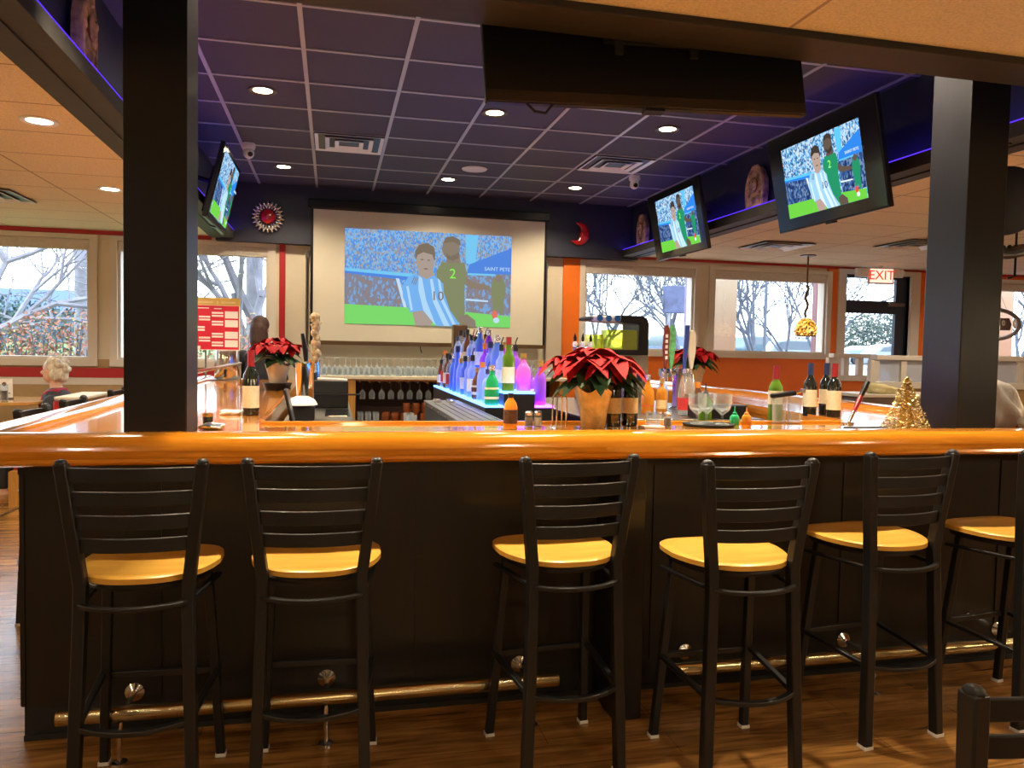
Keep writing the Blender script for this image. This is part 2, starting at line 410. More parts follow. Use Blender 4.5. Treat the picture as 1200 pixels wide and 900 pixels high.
# wall behind the camera
wall_with_holes('wall_front', XL, XR, 0, TZ+.05, [], YB-.12, YB, [M['cream']], lambda x, z: 0)
# painted bands / trims on the back wall
b = nb(); box(b, XL, -.86, WY-.02, WY, 1.055, 1.155); struct('trim_2', b, M['red'], smooth=0)
b = nb(); box(b, XL, -.5, WY-.02, WY, .975, 1.05); struct('trim_3', b, M['frame'], smooth=0)
b = nb(); box(b, XL, -1.3, WY-.025, WY, 2.575, 2.617); struct('trim_4', b, M['red'], smooth=0)
b = nb(); box(b, 3.62, XR, WY-.025, WY, 2.59, 2.617); struct('trim_5', b, M['red'], smooth=0)
b = nb(); box(b, -.585, -.52, WY-.03, WY, .98, 2.56); struct('trim_6', b, M['red'], smooth=0)
b = nb(); box(b, 2.72, 2.98, WY-.03, WY, .0, 2.56); struct('trim_7', b, M['orange'], smooth=0)
b = nb(); box(b, XL, 6.4, WY-.03, WY, 0, .12); box(b, 7.8, XR, WY-.03, WY, 0, .12); struct('baseboard_back', b, M['black'], smooth=0)
b = nb(); box(b, 6.36, 6.50, WY-.02, WY, 1.0, 2.585); struct('trim_8', b, M['orange'], smooth=0)

# windows
for i, (x0, x1, z0, z1) in enumerate(WINL+WINR):
    w = bpy.data.objects.new('window_%d' % (i+1), None); COL.objects.link(w); w.location = ((x0+x1)/2, WY, z0); w['kind'] = 'structure'
    b = nb(); e = .075 if i < 3 else .07
    for a in ((x0-e, x0, z0-e, z1+.05), (x1, x1+e, z0-e, z1+.05), (x0, x1, z0-e, z0), (x0, x1, z1, z1+.05)):
        box(b, a[0], a[1], WY-.035, WY, a[2], a[3])
    for a in ((x0, x0+.03, z0, z1), (x1-.03, x1, z0, z1), (x0+.03, x1-.03, z0, z0+.025), (x0+.03, x1-.03, z1-.03, z1)): box(b, a[0], a[1], WY, WY+.14, a[2], a[3])
    wf = obj('window_frame', b, M['frame'], w, smooth=0, w=True)
    b = nb(); box(b, x0+.03, x1-.03, WY+.10, WY+.106, z0+.025, z1-.03); obj('pane', b, M['pane'], wf, smooth=0, w=True)
    b = nb(); box(b, x0+.01, x1-.01, WY-.01, WY+.09, z1-.105, z1-.005); tube(b, [(x0+.01, WY+.03, z1-.10), (x1-.01, WY+.03, z1-.10)], .012)
    obj('blind', b, M['blind'], w, smooth=0, w=True)
# door
d = bpy.data.objects.new('door_1', None); COL.objects.link(d); d.location = (7.1, WY, 0); d['kind'] = 'structure'
x0, x1, _, z1 = DOOR; b = nb()
box(b, x0-.12, x0, WY-.04, WY+.05, 0, z1+.06); box(b, x1, x1+.14, WY-.04, WY+.05, 0, z1+.06); box(b, x0, x1, WY-.04, WY+.05, z1, z1+.06)
obj('door_frame', b, M['frame'], d, smooth=0, w=True)
b = nb(); box(b, x0, x0+.03, WY+.05, WY+.1, 0, z1); box(b, x1-.17, x1, WY+.05, WY+.1, 0, z1); box(b, x0+.03, x1-.17, WY+.05, WY+.1, 2.02, 2.19); box(b, x0+.03, x1-.17, WY+.05, WY+.1, z1-.04, z1); box(b, x0+.03, x1-.17, WY+.05, WY+.1, 0, .25)
dl = obj('door_leaf', b, M['door'], d, smooth=0, w=True)
b = nb(); box(b, x0+.03, x1-.17, WY+.07, WY+.076, .25, z1-.04); obj('pane', b, M['pane'], dl, smooth=0, w=True)
b = nb(); box(b, x1-.30, x1-.05, WY+.01, WY+.05, 2.12, 2.17); obj('door_closer', b, M['steel'], dl, bevel=.005, w=True)
b = nb(); tube(b, [(x0+.08, WY+.0, 1.05), (x1-.2, WY+.0, 1.05)], .014); obj('push_bar', b, M['steel'], dl, w=True)

# soffit / beams
b = nb(); box(b, -1.24, 3.62, 9.0, WY-.001, 2.56, BZ+.05); struct('wall_header', b, M['navy'], smooth=0)
b = nb(); box(b, -1.24, -1.17, 2.6, 9.0, 2.6, BZ+.02); struct('wall_fascia_left', b, M['navy'], smooth=0)
b = nb(); box(b, 3.55, 3.62, 2.6, 9.0, 2.6, BZ+.02); struct('wall_fascia_right', b, M['navy'], smooth=0)
b = nb(); box(b, -1.24, 3.62, 2.57, 2.62, 2.6, BZ+.02); struct('wall_fascia_front', b, M['navy'], smooth=0)
for nme, (x0, x1, y0, y1) in (('trim_9', (-1.17, -1.05, 2.77, 9.0)), ('trim_10', (3.42, 3.55, 2.77, 9.0)), ('trim_11', (-1.245, 3.625, 2.565, 2.77))):
    b = nb(); box(b, x0, x1, y0, y1, 2.592, 2.672)
    if nme == 'trim_11': pass
    struct(nme, b, M['beam'], smooth=0, bevel=.004)
b = nb(); box(b, -1.29, -1.17, 2.565, 9.0, 2.585, 2.60); struct('trim_12', b, M['beam'], smooth=0)
b = nb(); box(b, 3.55, 3.66, 2.565, 9.0, 2.585, 2.60); struct('trim_13', b, M['beam'], smooth=0)
for lbl, (x0, x1, y0, y1) in (('blue LED strip glowing along the ledge of the left beam', (-1.068, -1.052, 2.8, 8.98)), ('blue LED strip glowing along the ledge of the right beam behind the televisions', (3.422, 3.438, 2.8, 8.98))):
    r = thing('led_strip', lbl, 'light strip', ((x0+x1)/2, 5.9, 2.6722)); sg = -1 if x0 < 0 else 1
    b = nb(); box(b, x0, x1, y0, y1, 2.6722, 2.679); obj('diffuser', b, M['ledline'], r, w=True, smooth=0)
    b = nb(); box(b, (x0+x1)/2+sg*.03-.006, (x0+x1)/2+sg*.03+.006, y0, y1, 2.6722, 2.682); obj('tape', b, M['ledstrip'], r, w=True, smooth=0)
# columns
for nme, x0 in (('column', -.735), ('column', 2.835)):
    b = nb(); box(b, x0, x0+.215, 3.06, 3.30, 1.10, BZ); struct(nme, b, M['dark'], bevel=.004)

# ------------------------------------------------------------------ bar
bar = thing('bar_counter', 'long U-shaped bar with glossy orange wooden rail and black panelled front', 'bar', (1.1, 3.0, 0))
def bx_(name, m, *bs, **k):
    b = nb()
    for q in bs: box(b, *q)
    return obj(name, b, m, k.pop('parent', bar), w=k.pop('w', True), smooth=k.pop('smooth', 0), **k)
EX = 3.38
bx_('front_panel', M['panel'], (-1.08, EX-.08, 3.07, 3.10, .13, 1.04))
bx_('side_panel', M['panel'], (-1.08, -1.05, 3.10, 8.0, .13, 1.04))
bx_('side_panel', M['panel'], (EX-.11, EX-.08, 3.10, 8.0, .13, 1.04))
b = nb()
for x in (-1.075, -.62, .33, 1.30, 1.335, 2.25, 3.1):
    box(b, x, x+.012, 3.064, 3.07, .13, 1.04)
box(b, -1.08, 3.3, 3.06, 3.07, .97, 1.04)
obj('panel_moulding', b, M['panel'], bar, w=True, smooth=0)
bx_('toe_base', M['blackmat'], (-1.07, EX-.09, 3.078, 3.2, 0, .13), (-1.07, -1.0, 3.2, 8.0, 0, .13), (EX-.16, EX-.09, 3.2, 8.0, 0, .13), (-1.07, EX-.09, 3.068, 3.078, 0, .022))
bx_('pilaster', M['panel'], (1.085, 1.20, 2.82, 3.07, 0, 1.035), bevel=.006)
bx_('body', M['blackmat'], (-.95, EX-.2, 3.2, 3.46, .02, 1.06), (-.95, -.42, 3.46, 7.95, .02, 1.06))
prism_b = nb(); prism(prism_b, [(2.68, 3.46), (3.2, 3.46), (3.2, 7.95), (3.05, 7.95)], .02, 1.06, 'xy'); obj('body', prism_b, M['blackmat'], bar, w=True, smooth=0)
# bar top
b = nb()
poly = [(-1.12, 2.94), (EX+.02, 2.94), (EX+.02, 8.0), (2.98, 8.0), (2.60, 3.54), (-.31, 3.54), (-.31, 8.0), (-1.12, 8.0)]
# split in three convex-ish prisms so each keeps its own grain
prism(b, [(-1.12, 2.94), (EX+.02, 2.94), (2.60, 3.54), (-.31, 3.54)], 1.06, 1.10, 'xy', 0)
prism(b, [(-1.12, 2.94), (-.31, 3.54), (-.31, 8.0), (-1.12, 8.0)], 1.06, 1.10, 'xy', 1)
prism(b, [(EX+.02, 2.94), (EX+.02, 8.0), (2.98, 8.0), (2.60, 3.54)], 1.06, 1.10, 'xy', 1)
obj('bar_top', b, [M['topX'], M['barY']], bar, w=True, smooth=0)
# rail
prof = [(0, 1.03), (0, 1.10), (.012, 1.118), (.03, 1.131), (.055, 1.138), (.085, 1.139), (.115, 1.134), (.14, 1.122), (.158, 1.104), (.165, 1.084), (.160, 1.066), (.150, 1.056), (.152, 1.046), (.146, 1.037), (.13, 1.03)]
path = [((-1.10, 8.0), (-1, 0)), ((-1.10, 2.96), (-1, -1)), ((EX, 2.96), (1, -1)), ((EX, 8.0), (1, 0))]
b = nb(); rings = []
for (px, py), (dx, dy) in path: rings.append([b.verts.new((px+dx*d_, py+dy*d_, z_)) for d_, z_ in prof])
for i, (A, B) in enumerate(zip(rings, rings[1:])):
    for k in range(len(prof)):
        j = (k+1) % len(prof); f = b.faces.new([A[k], A[j], B[j], B[k]]); f.material_index = 0 if i == 1 else 1
b.faces.new(rings[0]); b.faces.new(rings[-1][::-1])
obj('bar_rail', b, [M['barX'], M['barY']], bar, w=True, smooth=.6)
bx_('inner_trim', M['barX'], (-.30, 2.60, 3.54, 3.56, 1.02, 1.112), bevel=.004)
bx_('inner_trim', M['barY'], (-.31, -.285, 3.56, 8.0, .98, 1.118), bevel=.004)
b = nb(); prism(b, [(2.605, 3.54), (2.63, 3.54), (3.01, 8.0), (2.985, 8.0)], 1.0, 1.112, 'xy'); obj('inner_trim', b, M['barY'], bar, w=True, smooth=0)

# foot rail segments
def foot_rail(x0, x1, lbl, brs):
    r = thing('foot_rail', lbl, 'foot rail', ((x0+x1)/2, 2.87, 0), group='brass foot rails along the bar')
    b = nb(); tube(b, [(x0, 2.87, .165), (x1, 2.87, .165)], .026, 16); obj('rail', b, M['brass'], r, w=True)
    for x in brs:
        b = nb(); lathe(b, [(0, 0), (.034, 0), (.034, .008), (.012, .02), (.012, .03), (0, .03)], n=16, mx=Matrix.Translation((x, 3.07, .155)) @ Matrix.Rotation(PI/2, 4, 'X'))
        tube(b, [(x, 3.05, .155), (x, 2.96, .16), (x, 2.90, .165)], .010); tube(b, [(x, 2.86, .14), (x, 2.855, .10), (x, 2.85, .01)], .008)
        lathe(b, [(0, 0), (.026, 0), (.026, .006), (.012, .012), (0, .014)], (x, 2.85, 0), 14)
        obj('bracket', b, M['chrome'], r, w=True)
foot_rail(-.90, .87, 'long brass foot rail left of the black post, below the first three stools', [-.70, -.01, .76])
foot_rail(1.36, 3.25, 'brass foot rail right of the black post, behind the right-hand stools', [1.50, 2.28, 3.12])

# ------------------------------------------------------------------ bar stool
def stool(nm, label, sc=1.0, seat_z=.740, top_z=1.09, cat='bar stool', group=None):
    r = thing(nm, label, cat, group=group)
    mb = M['metalblack']; sz = seat_z; tz = top_z
    RP = lambda s: [(s*.170, -.185, .0), (s*.160, -.172, sz*.45), (s*.152, -.158, sz*.86), (s*.152, -.153, sz-.02), (s*.166, -.160, sz+.10), (s*.195, -.182, tz)]
    for s in (-1, 1):
        b = nb(); sweepv(b, RP(s), .036, .040); lg = obj('back_leg', b, mb, r, bevel=.005)
        b = nb(); ball(b, (s*.195, -.182, tz), (.0185, .0205, .013), n=12); obj('finial', b, mb, lg)
        b = nb(); box(b, s*.170-.019, s*.170+.019, -.206, -.164, 0, .012); obj('foot_cap', b, M['tip'], lg)
        b = nb(); sweepv(b, [(s*.190, .185, .0), (s*.172, .150, sz*.5), (s*.155, .115, sz-.03)], .030, .030); lg = obj('front_leg', b, mb, r, bevel=.004)
        b = nb(); box(b, s*.190-.017, s*.190+.017, .168, .202, 0, .012); obj('foot_cap', b, M['tip'], lg)
    # seat
    out = []
    for i in range(48):
        a = 2*PI*i/48; c, s_ = math.cos(a), math.sin(a); e = .50 if s_ > 0 else .80
        x = math.copysign(abs(c)**e, c); y = math.copysign(abs(s_)**e, s_)
        out.append((x*(.212 if y > 0 else .212+.035*y), .025+(y*.190 if y > 0 else y*.215)))
    b = nb(); zz = [(1., -.012), (1., .004), (.97, .0085)]; prev = None
    bot = b.verts.new((0, .01, sz-.012)); rg = []
    for k, h in zz: rg.append([b.verts.new((x*k, .012+(y-.012)*k, sz+h)) for x, y in out])
    for k in (.8, .55, .28): rg.append([b.verts.new((x*k, .012+(y-.012)*k, sz+.0085-.007*(1-k)*1.2)) for x, y in out])
    top = b.verts.new((0, .012, sz)); n = len(out)
    for A, B in zip(rg, rg[1:]):
        for i in range(n): b.faces.new([A[i], A[(i+1) % n], B[(i+1) % n], B[i]])
    for i in range(n): b.faces.new([rg[0][(i+1) % n], rg[0][i], bot]); b.faces.new([rg[-1][i], rg[-1][(i+1) % n], top])
    obj('seat', b, M['seat'], r)
    b = nb(); q = [(x*.86, .012+(y-.012)*.86) for x, y in out]
    P0 = [Vector((x, y, sz-.027)) for x, y in q]; tube(b, P0, .013, 6, closed=True); obj('seat_frame', b, mb, r)
    for k in range(4):
        z1 = tz-.012-.071*k; wd = .192-.009*k*(1.0); yb = -.180+.007*k
        pts = [(wd*t_, yb-.030*(1-t_*t_), z1-.021) for t_ in [i/8-1 for i in range(17)]]
        b = nb(); sweep(b, pts, .012, .043); obj('back_slat', b, mb, r, bevel=.003)
    def ring(z, zr, bulge, wdt=.160):
        f = [(-.185, .16, z)] + [(-.185+(.185-wdt)*t_, .16-.33*t_, z-(z-zr)*t_) for t_ in (.5, 1)]
        c_ = [(wdt*t_, -.175-bulge*(1-t_*t_), zr) for t_ in [i/6-1 for i in range(1, 12)]]
        g_ = [(-a, y, z_) for a, y, z_ in f[::-1]]
        return f + c_ + g_
    b = nb(); sweep(b, ring(sz-.085, sz-.075, .055, .150), .020, .014); obj('upper_brace', b, mb, r, bevel=.003)
    b = nb(); sweep(b, ring(sz*.44, sz*.405, .060, .158), .022, .016); obj('foot_ring', b, mb, r, bevel=.003)
    b = nb(); box(b, -.185, .185, .155, .177, sz*.415, sz*.415+.022); obj('front_stretcher', b, mb, r, bevel=.003)
    return r

def sweepv(bm, pts, wx, wy):
    """mostly vertical rectangular post; wx along x, wy along y"""
    rings = [[bm.verts.new((x+a*wx/2, y+c*wy/2, z)) for a, c in ((-1, -1), (1, -1), (1, 1), (-1, 1))] for x, y, z in pts]
    for A, B in zip(rings, rings[1:]):
        for k in range(4): bm.faces.new([A[k], A[(k+1) % 4], B[(k+1) % 4], B[k]])
    bm.faces.new(rings[0][::-1]); bm.faces.new(rings[-1])

G = 'ladder-back bar stools along the front of the bar'
st = stool('bar_stool', 'black ladder-back bar stool at the far left end of the bar front', group=G)
st.location = (-.565, 2.665, 0); st.rotation_euler.z = math.radians(-2)
dup(st, (-.045, 2.655, 0), math.radians(-3), 'black ladder-back bar stool, second from the left, in front of the round brass bracket')
dup(st, (.792, 2.64, 0), math.radians(5), 'black ladder-back bar stool just left of the black post in the bar front')
dup(st, (1.385, 2.50, 0), math.radians(1), 'black ladder-back bar stool just right of the black post, pulled out furthest')
dup(st, (2.085, 2.655, 0), math.radians(6), 'black ladder-back bar stool, second from the right, with four visible legs in the open')
dup(st, (2.765, 2.66, 0), math.radians(7), 'black ladder-back bar stool cut off by the right edge of the picture')
G2 = 'bar stools along the left side of the bar'
dup(st, (-1.345, 4.53, 0), math.radians(-90), 'nearest black stool back showing above the left side of the bar', G2)
dup(st, (-1.36, 5.25, 0), math.radians(-90), 'middle black stool back beyond the left side of the bar, next to the booth end', G2)
dup(st, (-1.37, 6.30, 0), math.radians(-90), 'farthest black stool back beyond the left side of the bar, beside the left column', G2)
ch = stool('dining_chair', 'dark metal ladder-back dining chair close up in the bottom right corner', seat_z=.45, top_z=.865, cat='chair')
ch.location = (1.285, 1.32, 0); ch.rotation_euler.z = math.radians(4)

# ------------------------------------------------------------------ ceiling fittings
def downlight(x, y, z, lbl, mat, grp, power, col, spot=1.25):
    r = thing('recessed_light', lbl, 'ceiling light', (x, y, z), group=grp)
    b = nb(); lathe(b, [(.062, 0), (.095, 0), (.098, -.004), (.092, -.010), (.066, -.006), (.062, 0)], n=24); obj('trim_ring', b, M['bronze'] if mat is M['lampw'] else M['white'], r)
    b = nb(); lathe(b, [(0, -.004), (.064, -.004), (.064, -.001), (0, -.001)], n=24); obj('lamp', b, mat, r)
    l = bpy.data.lights.new('downlight_bulb', 'SPOT'); l.energy = power; l.color = col; l.spot_size = 2*spot; l.spot_blend = .6; l.shadow_soft_size = .055
    lo = bpy.data.objects.new('downlight_bulb', l); COL.objects.link(lo); lo.location = (x, y, z-.03)
LB = [(-.485, 3.36), (1.16, 3.36), (2.55, 3.36), (-.485, 5.73), (1.16, 5.77), (2.55, 5.79), (-.485, 8.10), (1.16, 8.16), (2.54, 8.15)]
nm9 = {3: 'above the left of the dark ceiling beside the vent', 4: 'in the middle of the dark ceiling right beneath the hanging television', 5: 'right of the hanging television', 6: 'at the back left near the flower wall ornament', 7: 'at the back beside the round ceiling speaker', 8: 'at the back right near the square vent'}
PW = 85; WARM = (1, .82, .56)
for i, (x, y) in enumerate(LB):
    if i < 3:  # row above the front rail (out of the picture)
        downlight(x, y, BZ, 'round recessed light in the dark ceiling above the front bar rail', M['lampw'], 'recessed lights over the front rail', PW*2.7, WARM, .95)
    else: downlight(x, y, BZ, 'small round recessed light '+nm9[i], M['lampw'], 'recessed lights in the dark ceiling', PW, WARM)
TL = [(-1.54, 4.70, 'large bright round light in the tan ceiling left of the left column'), (-1.56, 6.62, 'small round light in the tan ceiling just beside the left column')]
for x, y, lb in TL: downlight(x-.12 if y > 6 else x, y, TZ, lb, M['lampt'], 'round lights in the tan ceiling', 60, (1, .87, .68), 1.4)
for x, y in [(-3.9, 4.7), (-3.9, 7.0), (-4, 1.5), (-1.5, .9), (1.2, .9), (3.9, .9), (-1.5, -1.7), (1.2, -1.7), (3.9, -1.7), (5.7, 2.6), (5.7, 5.6), (8.3, 4.2), (8.3, 7.4)]:
    downlight(x, y, TZ, 'round light in the tan ceiling of the dining room', M['lampt'], 'dining room ceiling lights', 62 if y > 2 else 14, (1, .86, .66), 1.4)

def vent(x, y, z, s, lbl, mt=None):
    sy = s; mt = mt or M['cyan']
    r = thing('ceiling_vent', lbl, 'vent', (x, y, z), group='ceiling vents')
    b = nb(); box(b, -s/2, s/2, -sy/2, sy/2, -.012, -.008); obj('backing', b, M['black'], r, smooth=0)
    for k, f in enumerate((1, .70, .42)):
        b = nb(); a, c = s/2*f, sy/2*f; w = .034; z0 = -.014-.004*k
        P = [(-a, -c), (a, -c), (a, c), (-a, c)]
        Q = [(-a+w, -c+w), (a-w, -c+w), (a-w, c-w), (-a+w, c-w)]
        vo = [b.verts.new((*p, z0-.004)) for p in P]; vi = [b.verts.new((*p, z0+.008)) for p in Q]
        for i in range(4): b.faces.new([vo[i], vo[(i+1) % 4], vi[(i+1) % 4], vi[i]])
        o = obj('louver', b, mt, r, smooth=0); md = o.modifiers.new('s', 'SOLIDIFY'); md.thickness = .004
    return r
vent(.125, 6.965, BZ, .57, 'square louvred vent in the dark ceiling above the projection screen')
vent(2.565, 6.99, BZ, .57, 'square louvred vent in the dark ceiling beside the right dome camera')
vent(-2.75, 7.15, TZ, .58, 'square vent in the tan ceiling left of the left column', M['white'])
vent(4.64, 7.6, TZ, .58, 'square vent in the tan ceiling under the large television', M['white'])
vent(5.9, 7.0, TZ, .60, 'square vent in the tan ceiling beside the right column', M['white'])
b = nb(); lathe(b, [(0, -.012), (.10, -.012), (.118, -.008), (.125, 0), (0, 0)], (1.34, 7.62, BZ-.0005), 32)
obj('ceiling_speaker', b, M['white'], label='round white speaker grille flush in the dark ceiling', cat='speaker')

def dome(x, y, z, lbl, ang):
    r = thing('dome_camera', lbl, 'security camera', (x, y, z), ang, group='security cameras')
    b = nb(); lathe(b, [(0, 0), (.055, 0), (.058, -.035), (.05, -.05), (0, -.05)], n=20); obj('mount', b, M['white'], r)
    b = nb(); ball(b, (0, 0, -.085), .048, n=16); obj('housing', b, M['white'], r)
    b = nb(); lathe(b, [(0, 0), (.022, 0), (.022, .012), (0, .012)], n=14, mx=Matrix.Translation((0, -.036, -.098)) @ Matrix.Rotation(PI/2+.3, 4, 'X')); obj('lens', b, M['gloss'], r)
dome(-.73, 7.27, BZ, 'white dome camera on the dark ceiling above the left television', .4)
dome(2.93, 7.42, BZ, 'violet-lit dome camera on the dark ceiling next to the right vent', -.1)

# ------------------------------------------------------------------ soccer picture
TVM = dict(crowd=crowd('tv_crowd', [(.05, .20, .45), (.12, .42, .75), (.45, .65, .85), (.03, .08, .2), (.25, .5, .8), (.6, .7, .8)], 0.928, 71.4),
           crowd2=crowd('tv_crowd_low', [(.03, .08, .25), (.06, .15, .4), (.2, .3, .5), (.02, .04, .14)], 0.754, 51),
           blue=em('tv_blue', (.03, .22, .75), 0.928), pitch=em('tv_pitch', (.16, .62, .06), 0.87), skin=em('tv_skin', (.50, .36, .30), 0.812), dskin=em('tv_dark_skin', (.14, .10, .08), 0.754),
           shirt=em('tv_shirt', (.30, .55, .85), 0.986), stripe=em('tv_stripe', (.62, .75, .85), 0.986), green=em('tv_green', (.02, .30, .14), 0.812), hair=em('tv_hair', (.07, .05, .04), 0.696),
           lime=em('tv_lime', (.3, 1, .25), 0.928), white=em('tv_white', (.75, .85, .95), 0.928), redd=em('tv_red', (.8, .08, .06), 0.87), cyan=em('tv_cyan', (.10, .48, .8), 0.986))
PJM = dict(crowd=crowd('projected_crowd', [(.13, .32, .78), (.22, .52, .92), (.38, .46, .55), (.12, .35, .85), (.30, .55, .9), (.36, .34, .38)], 0.681, 44.2),
           crowd2=crowd('projected_crowd_low', [(.30, .27, .32), (.28, .30, .40), (.25, .45, .8), (.33, .28, .28)], 0.629, 25.5),
           blue=em('projected_blue', (.10, .28, .85), 0.666), pitch=em('projected_pitch', (.22, .74, .16), 0.703), skin=em('projected_skin', (.50, .40, .34), 0.629), dskin=em('projected_dark_skin', (.36, .29, .22), 0.555),
           shirt=em('projected_shirt', (.20, .48, .92), 0.703), stripe=em('projected_stripe', (.45, .70, .95), 0.74), green=em('projected_green', (.30, .33, .17), 0.592), hair=em('projected_hair', (.27, .21, .15), 0.592),
           lime=em('projected_lime', (.25, .95, .10), 0.74), white=em('projected_white', (.55, .75, .95), 0.74), redd=em('projected_red', (.85, .2, .15), 0.666), cyan=em('projected_cyan', (.20, .62, .95), 0.703))
KEYS = list(TVM)
def ell(cx, cy_, rx, ry, n=18): return [(cx+rx*math.cos(2*PI*i/n), cy_+ry*math.sin(2*PI*i/n)) for i in range(n)]
PIC = [('crowd', [(40, 55), (1000, 55), (1000, 640), (40, 640)]),
       ('cyan', [(725, 60), (800, 60), (785, 240), (730, 240)]), ('blue', [(750, 245), (1000, 130), (1000, 300), (735, 300)]),
       ('crowd2', [(735, 300), (1000, 300), (1000, 560), (735, 560)]), ('cyan', [(740, 300), (905, 300), (905, 312), (740, 312)]), ('white', [(730, 462), (865, 470), (865, 480), (730, 474)]),
       ('crowd2', [(40, 325), (340, 345), (400, 530), (40, 530)]), ('cyan', [(40, 298), (420, 318), (430, 340), (40, 316)]), ('blue', [(40, 316), (430, 340), (400, 362), (40, 330)]),
       ('white', [(325, 350), (345, 352), (390, 530), (372, 530)]),
       ('pitch', [(40, 520), (400, 530), (700, 545), (1000, 568), (1000, 640), (40, 640)]),
       ('dskin', [(725, 310), (760, 350), (875, 378), (872, 402), (760, 398), (720, 370)]), ('dskin', [(620, 180), (690, 180), (700, 250), (610, 250)]),
       ('dskin', ell(640, 150, 52, 70)), ('hair', [(592, 120), (610, 82), (650, 72), (690, 92), (696, 130), (650, 108)]), ('hair', [(610, 180), (640, 200), (690, 170), (685, 210), (650, 228), (618, 215)]),
       ('green', [(590, 235), (640, 245), (720, 235), (735, 300), (722, 400), (728, 560), (690, 620), (640, 560), (575, 430), (555, 300)]),
       ('dskin', [(690, 580), (740, 560), (790, 600), (795, 640), (700, 640)]),
       ('green', ell(925, 400, 45, 85)), ('dskin', ell(925, 325, 20, 25)), ('green', [(890, 460), (960, 460), (955, 560), (935, 560), (925, 500), (912, 560), (895, 560)]), ('redd', ell(905, 560, 18, 28)), ('white', ell(915, 595, 18, 18)),
       ('skin', [(455, 280), (535, 285), (545, 350), (460, 350)]), ('skin', ell(492, 240, 52, 82)), ('hair', [(436, 235), (432, 180), (455, 138), (500, 122), (540, 145), (550, 190), (545, 235), (532, 195), (480, 182), (448, 200)]),
       ('hair', ell(474, 228, 9, 4)), ('hair', ell(512, 230, 9, 4)), ('hair', ell(496, 285, 14, 4)),
       ('skin', [(420, 550), (485, 545), (545, 605), (530, 640), (440, 640)]),
       ('shirt', [(440, 318), (395, 340), (362, 400), (368, 470), (410, 560), (480, 545), (520, 590), (560, 640), (705, 640), (640, 540), (602, 430), (598, 375), (545, 322), (500, 350)]),
       ('stripe', [(455, 330), (475, 345), (500, 480), (560, 640), (530, 605), (485, 545), (455, 420)]), ('stripe', [(520, 350), (535, 345), (560, 470), (640, 640), (605, 640), (540, 490)]), ('stripe', [(565, 340), (580, 355), (600, 470), (680, 640), (660, 640), (585, 480)]),
       ('stripe', [(385, 400), (398, 395), (425, 545), (412, 550)]),
       ('hair', [(430, 335), (434, 335), (418, 380), (414, 380)]), ('hair', [(440, 338), (444, 338), (428, 385), (424, 385)]), ('hair', [(450, 340), (454, 340), (438, 388), (434, 388)])]
def picture(parent, w, h, mats, nm='screen_picture', flip=1):
    """soccer broadcast built of thin layers in the local x-z plane, facing -y"""
    b = nb(); q = lambda p: ((min(max(p[0], 40), 1000)-520)/960*w, (347.5-min(max(p[1], 55), 640))/585*h)
    for i, (k, poly) in enumerate(PIC):
        y = -.0004*(i+1); vs = [b.verts.new((*[q(p)[0]], y, q(p)[1])) for p in poly]
        try: f = b.faces.new(vs); f.material_index = KEYS.index(k)
        except ValueError: pass
    sc = w/960
    text_bm(b, '10', Matrix.Translation((q((565, 455))[0], -.0004*45, q((565, 455))[1])) @ XZ, 75*sc, .0005, KEYS.index('hair'))
    text_bm(b, '2', Matrix.Translation((q((652, 312))[0], -.0004*45, q((652, 312))[1])) @ XZ, 80*sc, .0005, KEYS.index('lime'))
    text_bm(b, 'SAINT PETE', Matrix.Translation((q((915, 270))[0], -.0004*45, q((915, 270))[1])) @ XZ, 30*sc, .0005, KEYS.index('white'))
    for f in b.faces: f.normal_update()
    me = bpy.data.meshes.new(nm); bmesh.ops.triangulate(b, faces=b.faces); b.to_mesh(me); b.free()
    for k in KEYS: me.materials.append(mats[k])
    o = bpy.data.objects.new(nm, me); COL.objects.link(o); o.parent = parent; return o

# TVs : local frame x right (viewer), -y towards the viewer, z up
def tv(lbl, loc, rotm, w=1.17, h=.67, pic=(.03, .0, .86, .90), grp='televisions hung around the bar', mount=None, hump=True):
    r = thing('television', lbl, 'television', loc, group=grp); r.rotation_mode = 'QUATERNION'; r.rotation_quaternion = rotm.to_quaternion()
    b = nb(); box(b, -w/2, w/2, 0, .035, -h/2, h/2); (box(b, -w*.38, w*.38, .035, .07, -h*.42, h*.2) if hump else None); obj('case', b, M['black'], r, bevel=.006)
    b = nb(); box(b, -w/2+.01, w/2-.01, -.003, .0, -h/2+.012, h/2-.010); sc0 = obj('screen', b, M['gloss'], r, smooth=0)
    p = picture(sc0, w*pic[2]*1.0, h*pic[3], TVM); p.location = (w*pic[0], -.0035, h*pic[1])
    b = nb(); box(b, -w*.03, w*.03, .0, .04, -h/2-.012, -h/2); obj('sensor_bar', b, M['black'], r)
    b = nb(); box(b, -.20, .20, .07, .085, -.15, .15)
    for s in (-1, 1): box(b, s*.15-.015, s*.15+.015, .085, .10, -.2, .2)
    if mount:
        inv = (Matrix.Translation(loc) @ rotm.to_4x4()).inverted(); e = inv @ Vector(mount); tube(b, [(0, .09, .05), tuple(e)], .02, 8)
    obj('wall_bracket', b, M['blackmat'], r)
    return r
tilt = math.radians(11.3)
RR_ = Matrix(((0, 1, 0), (-1, 0, 0), (0, 0, 1)))      # x->-Y, y->+X
def tiltm(a): return Matrix.Rotation(a, 3, 'X')
tv('large wall television nearest the right column, showing a soccer match, tilted down', (3.2, 4.715, 2.685), RR_ @ tiltm(tilt), 1.19, .685, (.0, -.012, .715, .72), mount=(3.55, 4.75, 2.8))
tv('smaller-looking wall television farther back on the right beam, near the red moon', (3.2, 7.015, 2.70), RR_ @ tiltm(tilt), 1.13, .655, (.03, -.0, .74, .78), mount=(3.55, 7.0, 2.8))
